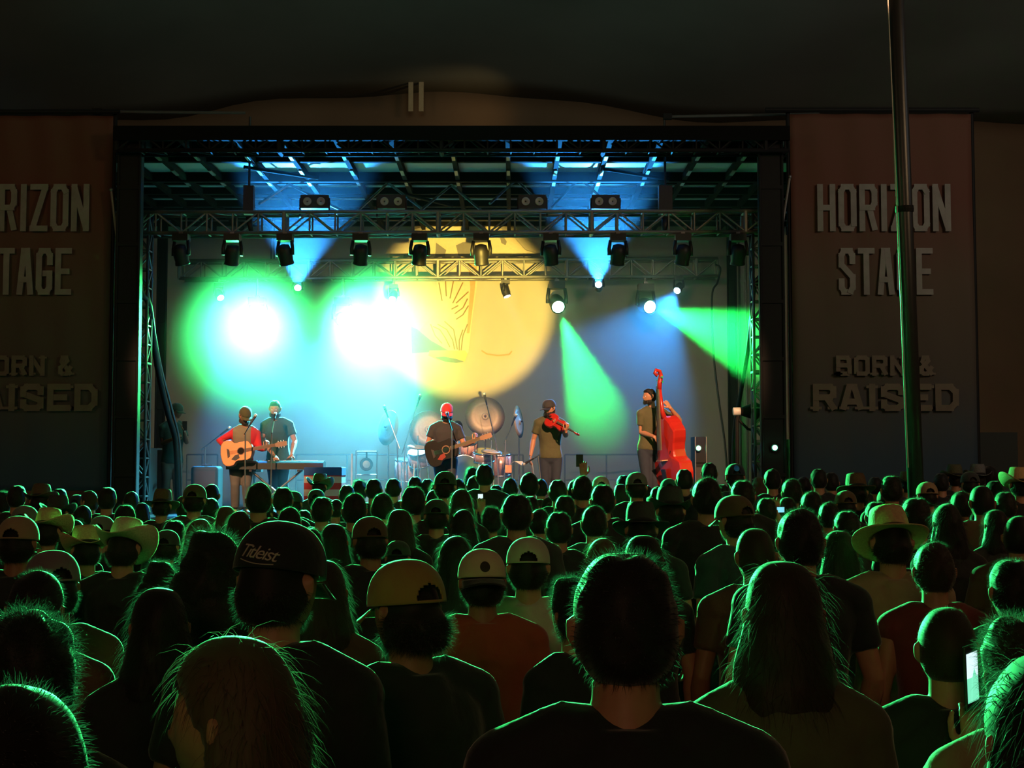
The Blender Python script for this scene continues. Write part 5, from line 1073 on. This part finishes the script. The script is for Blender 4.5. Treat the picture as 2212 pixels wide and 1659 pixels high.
MB().tube([(0, 0, 0), (0, 0, q.z - .15), q + V((.02, 0, -.05))], .03).build('pole', black, t); MB().tube([q + V((0, 0, -.1)), q + V((.16, 0, -.26)), q + V((.32, 0, -.30))], .02).build('arm', black, t); MB().lathe((0, 0, 0), [(.2, 0), (.2, .02), (.05, .04)]).build('base', black, t)
t = empty('work_lamp', V((P(1112, 0, 22.0).x, 22.0, DECK)), label='small desk lamp with a pale bent shade low between the drums and the fiddle player', cat='lamp'); q = P(1112, 1010, 22.0) - t.location
MB().box(q + V((-.1, 0, -.02)), (.1, .1, .12)).build('lamp_box', mat('orange_box', (.7, .3, .15), .6), t); MB().tube([(0, 0, 0), (-.05, 0, q.z - .02), q + V((-.06, 0, .06)), q + V((.0, 0, .10))], .01).build('neck', steel, t); MB().loft([[q + V((x, y, z)) for x, y, z in ((0, -.05, .1), (.12, -.05, .1), (.16, -.05, .03), (.1, -.05, .04))], [q + V((x, .05, z)) for x, z in ((0, .1), (.12, .1), (.16, .03), (.1, .04))]]).build('shade', whitem, t)
# black speaker beside the right banner
tag(MB().box((0, 0, 0), (.62, .5, 1.1)).build('loudspeaker', mat('speaker_black', (.012, .02, .018), .7)), 'black box loudspeaker standing behind the crowd at the right edge of the right banner', 'loudspeaker').location = (P(2118, 0, 19.9).x, 19.9, P(0, 935, 19.9).z - .55)
c = P(2118, 1000, 19.9); t = empty('speaker_plinth', (c.x, c.y, 0), label='dark plinth carrying the loudspeaker by the right banner', cat='plinth'); zt = P(0, 935, 19.9).z - 1.1
MB().box((0, 0, zt / 2), (.5, .5, zt)).build('plinth', dark, t)
# ------------------------------------------------------------------ things held or worn in the crowd
scr = mat('phone_screen_green', (.1, .1, .1), .2, emit=(.25, 1, .62), power=.9); scw = mat('phone_screen_white', (.1, .1, .1), .2, emit=(.7, .95, 1), power=1.15)
def phone(px, py, d, wd, ht, yaw, label, roll=0, lit=scw, two=False):
    c = P(px, py, d); t = empty('phone', c, label=label, cat='phone'); t.rotation_euler = (0, R(roll), R(yaw))
    o = MB().box((0, 0, 0), (wd, .008, ht)).build('case', dark, t); bv = o.modifiers.new('b', 'BEVEL'); bv.width = .003; bv.segments = 2
    if lit:
        if two:
            MB().box((0, -.0045, .19 * ht), (wd * .88, .0015, ht * .38)).build('screen', scw, t); MB().box((0, -.0045, -.19 * ht), (wd * .88, .0015, ht * .38)).build('screen', scr, t)
            MB().loft([[V((x, -.0056 - k, z)) for x, z in ((-.012, -.055), (.018, -.055), (.02, .0), (.008, .02), (-.004, .0))] for k in (0, .0004)]).build('screen_picture', scr, t)
        else: MB().box((0, -.0045, 0), (wd * .88, .0015, ht * .8)).build('screen', lit, t)
    MB().lathe((wd * .3, .004, ht * .4), [(.008, 0), (.008, .002)], (0, 1, 0), 12).build('camera_lens', glassm, t)
phone(2097, 1462, 3.29, .072, .150, 50, 'tilted phone with a glowing white and green screen at the right, near the camera', -3, scw, True)
phone(1252, 995, [p['d'] + .13 * p['s'] for p in CROWD if p['cx'] == 1243][0], .075, .13, 0, 'dark phone held up high in a raised hand left of the bassist', 0, None)
dof = lambda cx: [p['d'] + .27 * p['s'] for p in CROWD if p['cx'] == cx][0]
phone(1038, 1072, dof(1010), .05, .05, 0, 'tiny bright phone screen in the middle of the crowd', 0, scw)
phone(1686, 1101, dof(1655), .07, .055, 0, 'small blue-white phone screen held sideways in the right half of the crowd', 0, mat('phone_screen_blue', (.1, .1, .1), .2, emit=(.2, .65, .8), power=1.2))

# marks on caps: a cursive word on the black cap, a round patch on the cream one, a blue emblem on the navy one
def on_cap(person_label, build):
    for p in CROWD:
        if person_label in p['label']:
            cap = [o for o in p['root'].children if o.name.startswith('cap')][0]; build(cap); return
def surf(ang, z, off=.0045):
    """point on the cap's shell: ang measured from the cap's +Y side"""
    c = min(1, max(0, (z - .022) / .118)) ** (1 / .9); th = math.acos(min(1, c)); k = math.sin(th) ** .8; r_ = .094 + .004 * math.sin(th * 2)
    return V((r_ * k * math.sin(ang) * .96, .114 * k * math.cos(ang), z)) + V((math.sin(ang), math.cos(ang), .25)) * off
def script_word(cap):
    cu = bpy.data.curves.new('w', 'FONT'); cu.body = 'Titleist'; cu.size = .040; cu.shear = .45; cu.extrude = .0008; cu.offset = .0; cu.space_character = .86
    o = bpy.data.objects.new('w', cu); C.objects.link(o); me = bake(o); xs_ = [v.co.x for v in me.vertices]; W = max(xs_)
    for v in me.vertices:
        x, y, z = v.co; v.co = surf(-(x - W * .5) / .098 - .10, .052 + y - .012 * (x / W) + .0, .0045 + z)      # seen from outside, left to right
    link('embroidered_word', me, mat('pale_thread', (.42, .38, .30), .7), cap)
    mb = MB(); mb.tube([surf(-(W * (.08 + .09 * k) - W * .5) / .098 - .10, .046 - .012 * (.08 + .09 * k) - .005 * math.sin(k * .35), .005) for k in range(10)], .0011, 5); mb.build('embroidered_line', mat('pale_thread', (.42, .38, .30), .7), cap)
def disc(z, r_, m, name, ang0=0):
    def f(cap):
        n = 24; vs_ = [surf(ang0, z, .006)] + [surf(ang0 + r_ * math.cos(a) / .1, z + r_ * math.sin(a), .005) for a in [2 * math.pi * i / n for i in range(n)]]
        mb = MB().add(vs_, [(0, 1 + i, 1 + (i + 1) % n) for i in range(n)]); o = mb.build(name, m, cap); o.modifiers.new('t', 'SOLIDIFY').thickness = .0015
    return f
on_cap('black cap with pale script', script_word)
on_cap('backwards cream trucker cap', disc(.068, .021, mat('dark_patch', (.03, .018, .01), .8, scale=120, var=.9), 'round_patch'))
on_cap('cap with a blue emblem', disc(.09, .03, mat('blue_emblem', (.02, .25, .9), .6, emit=(.0, .25, 1), power=.0), 'emblem', math.pi))
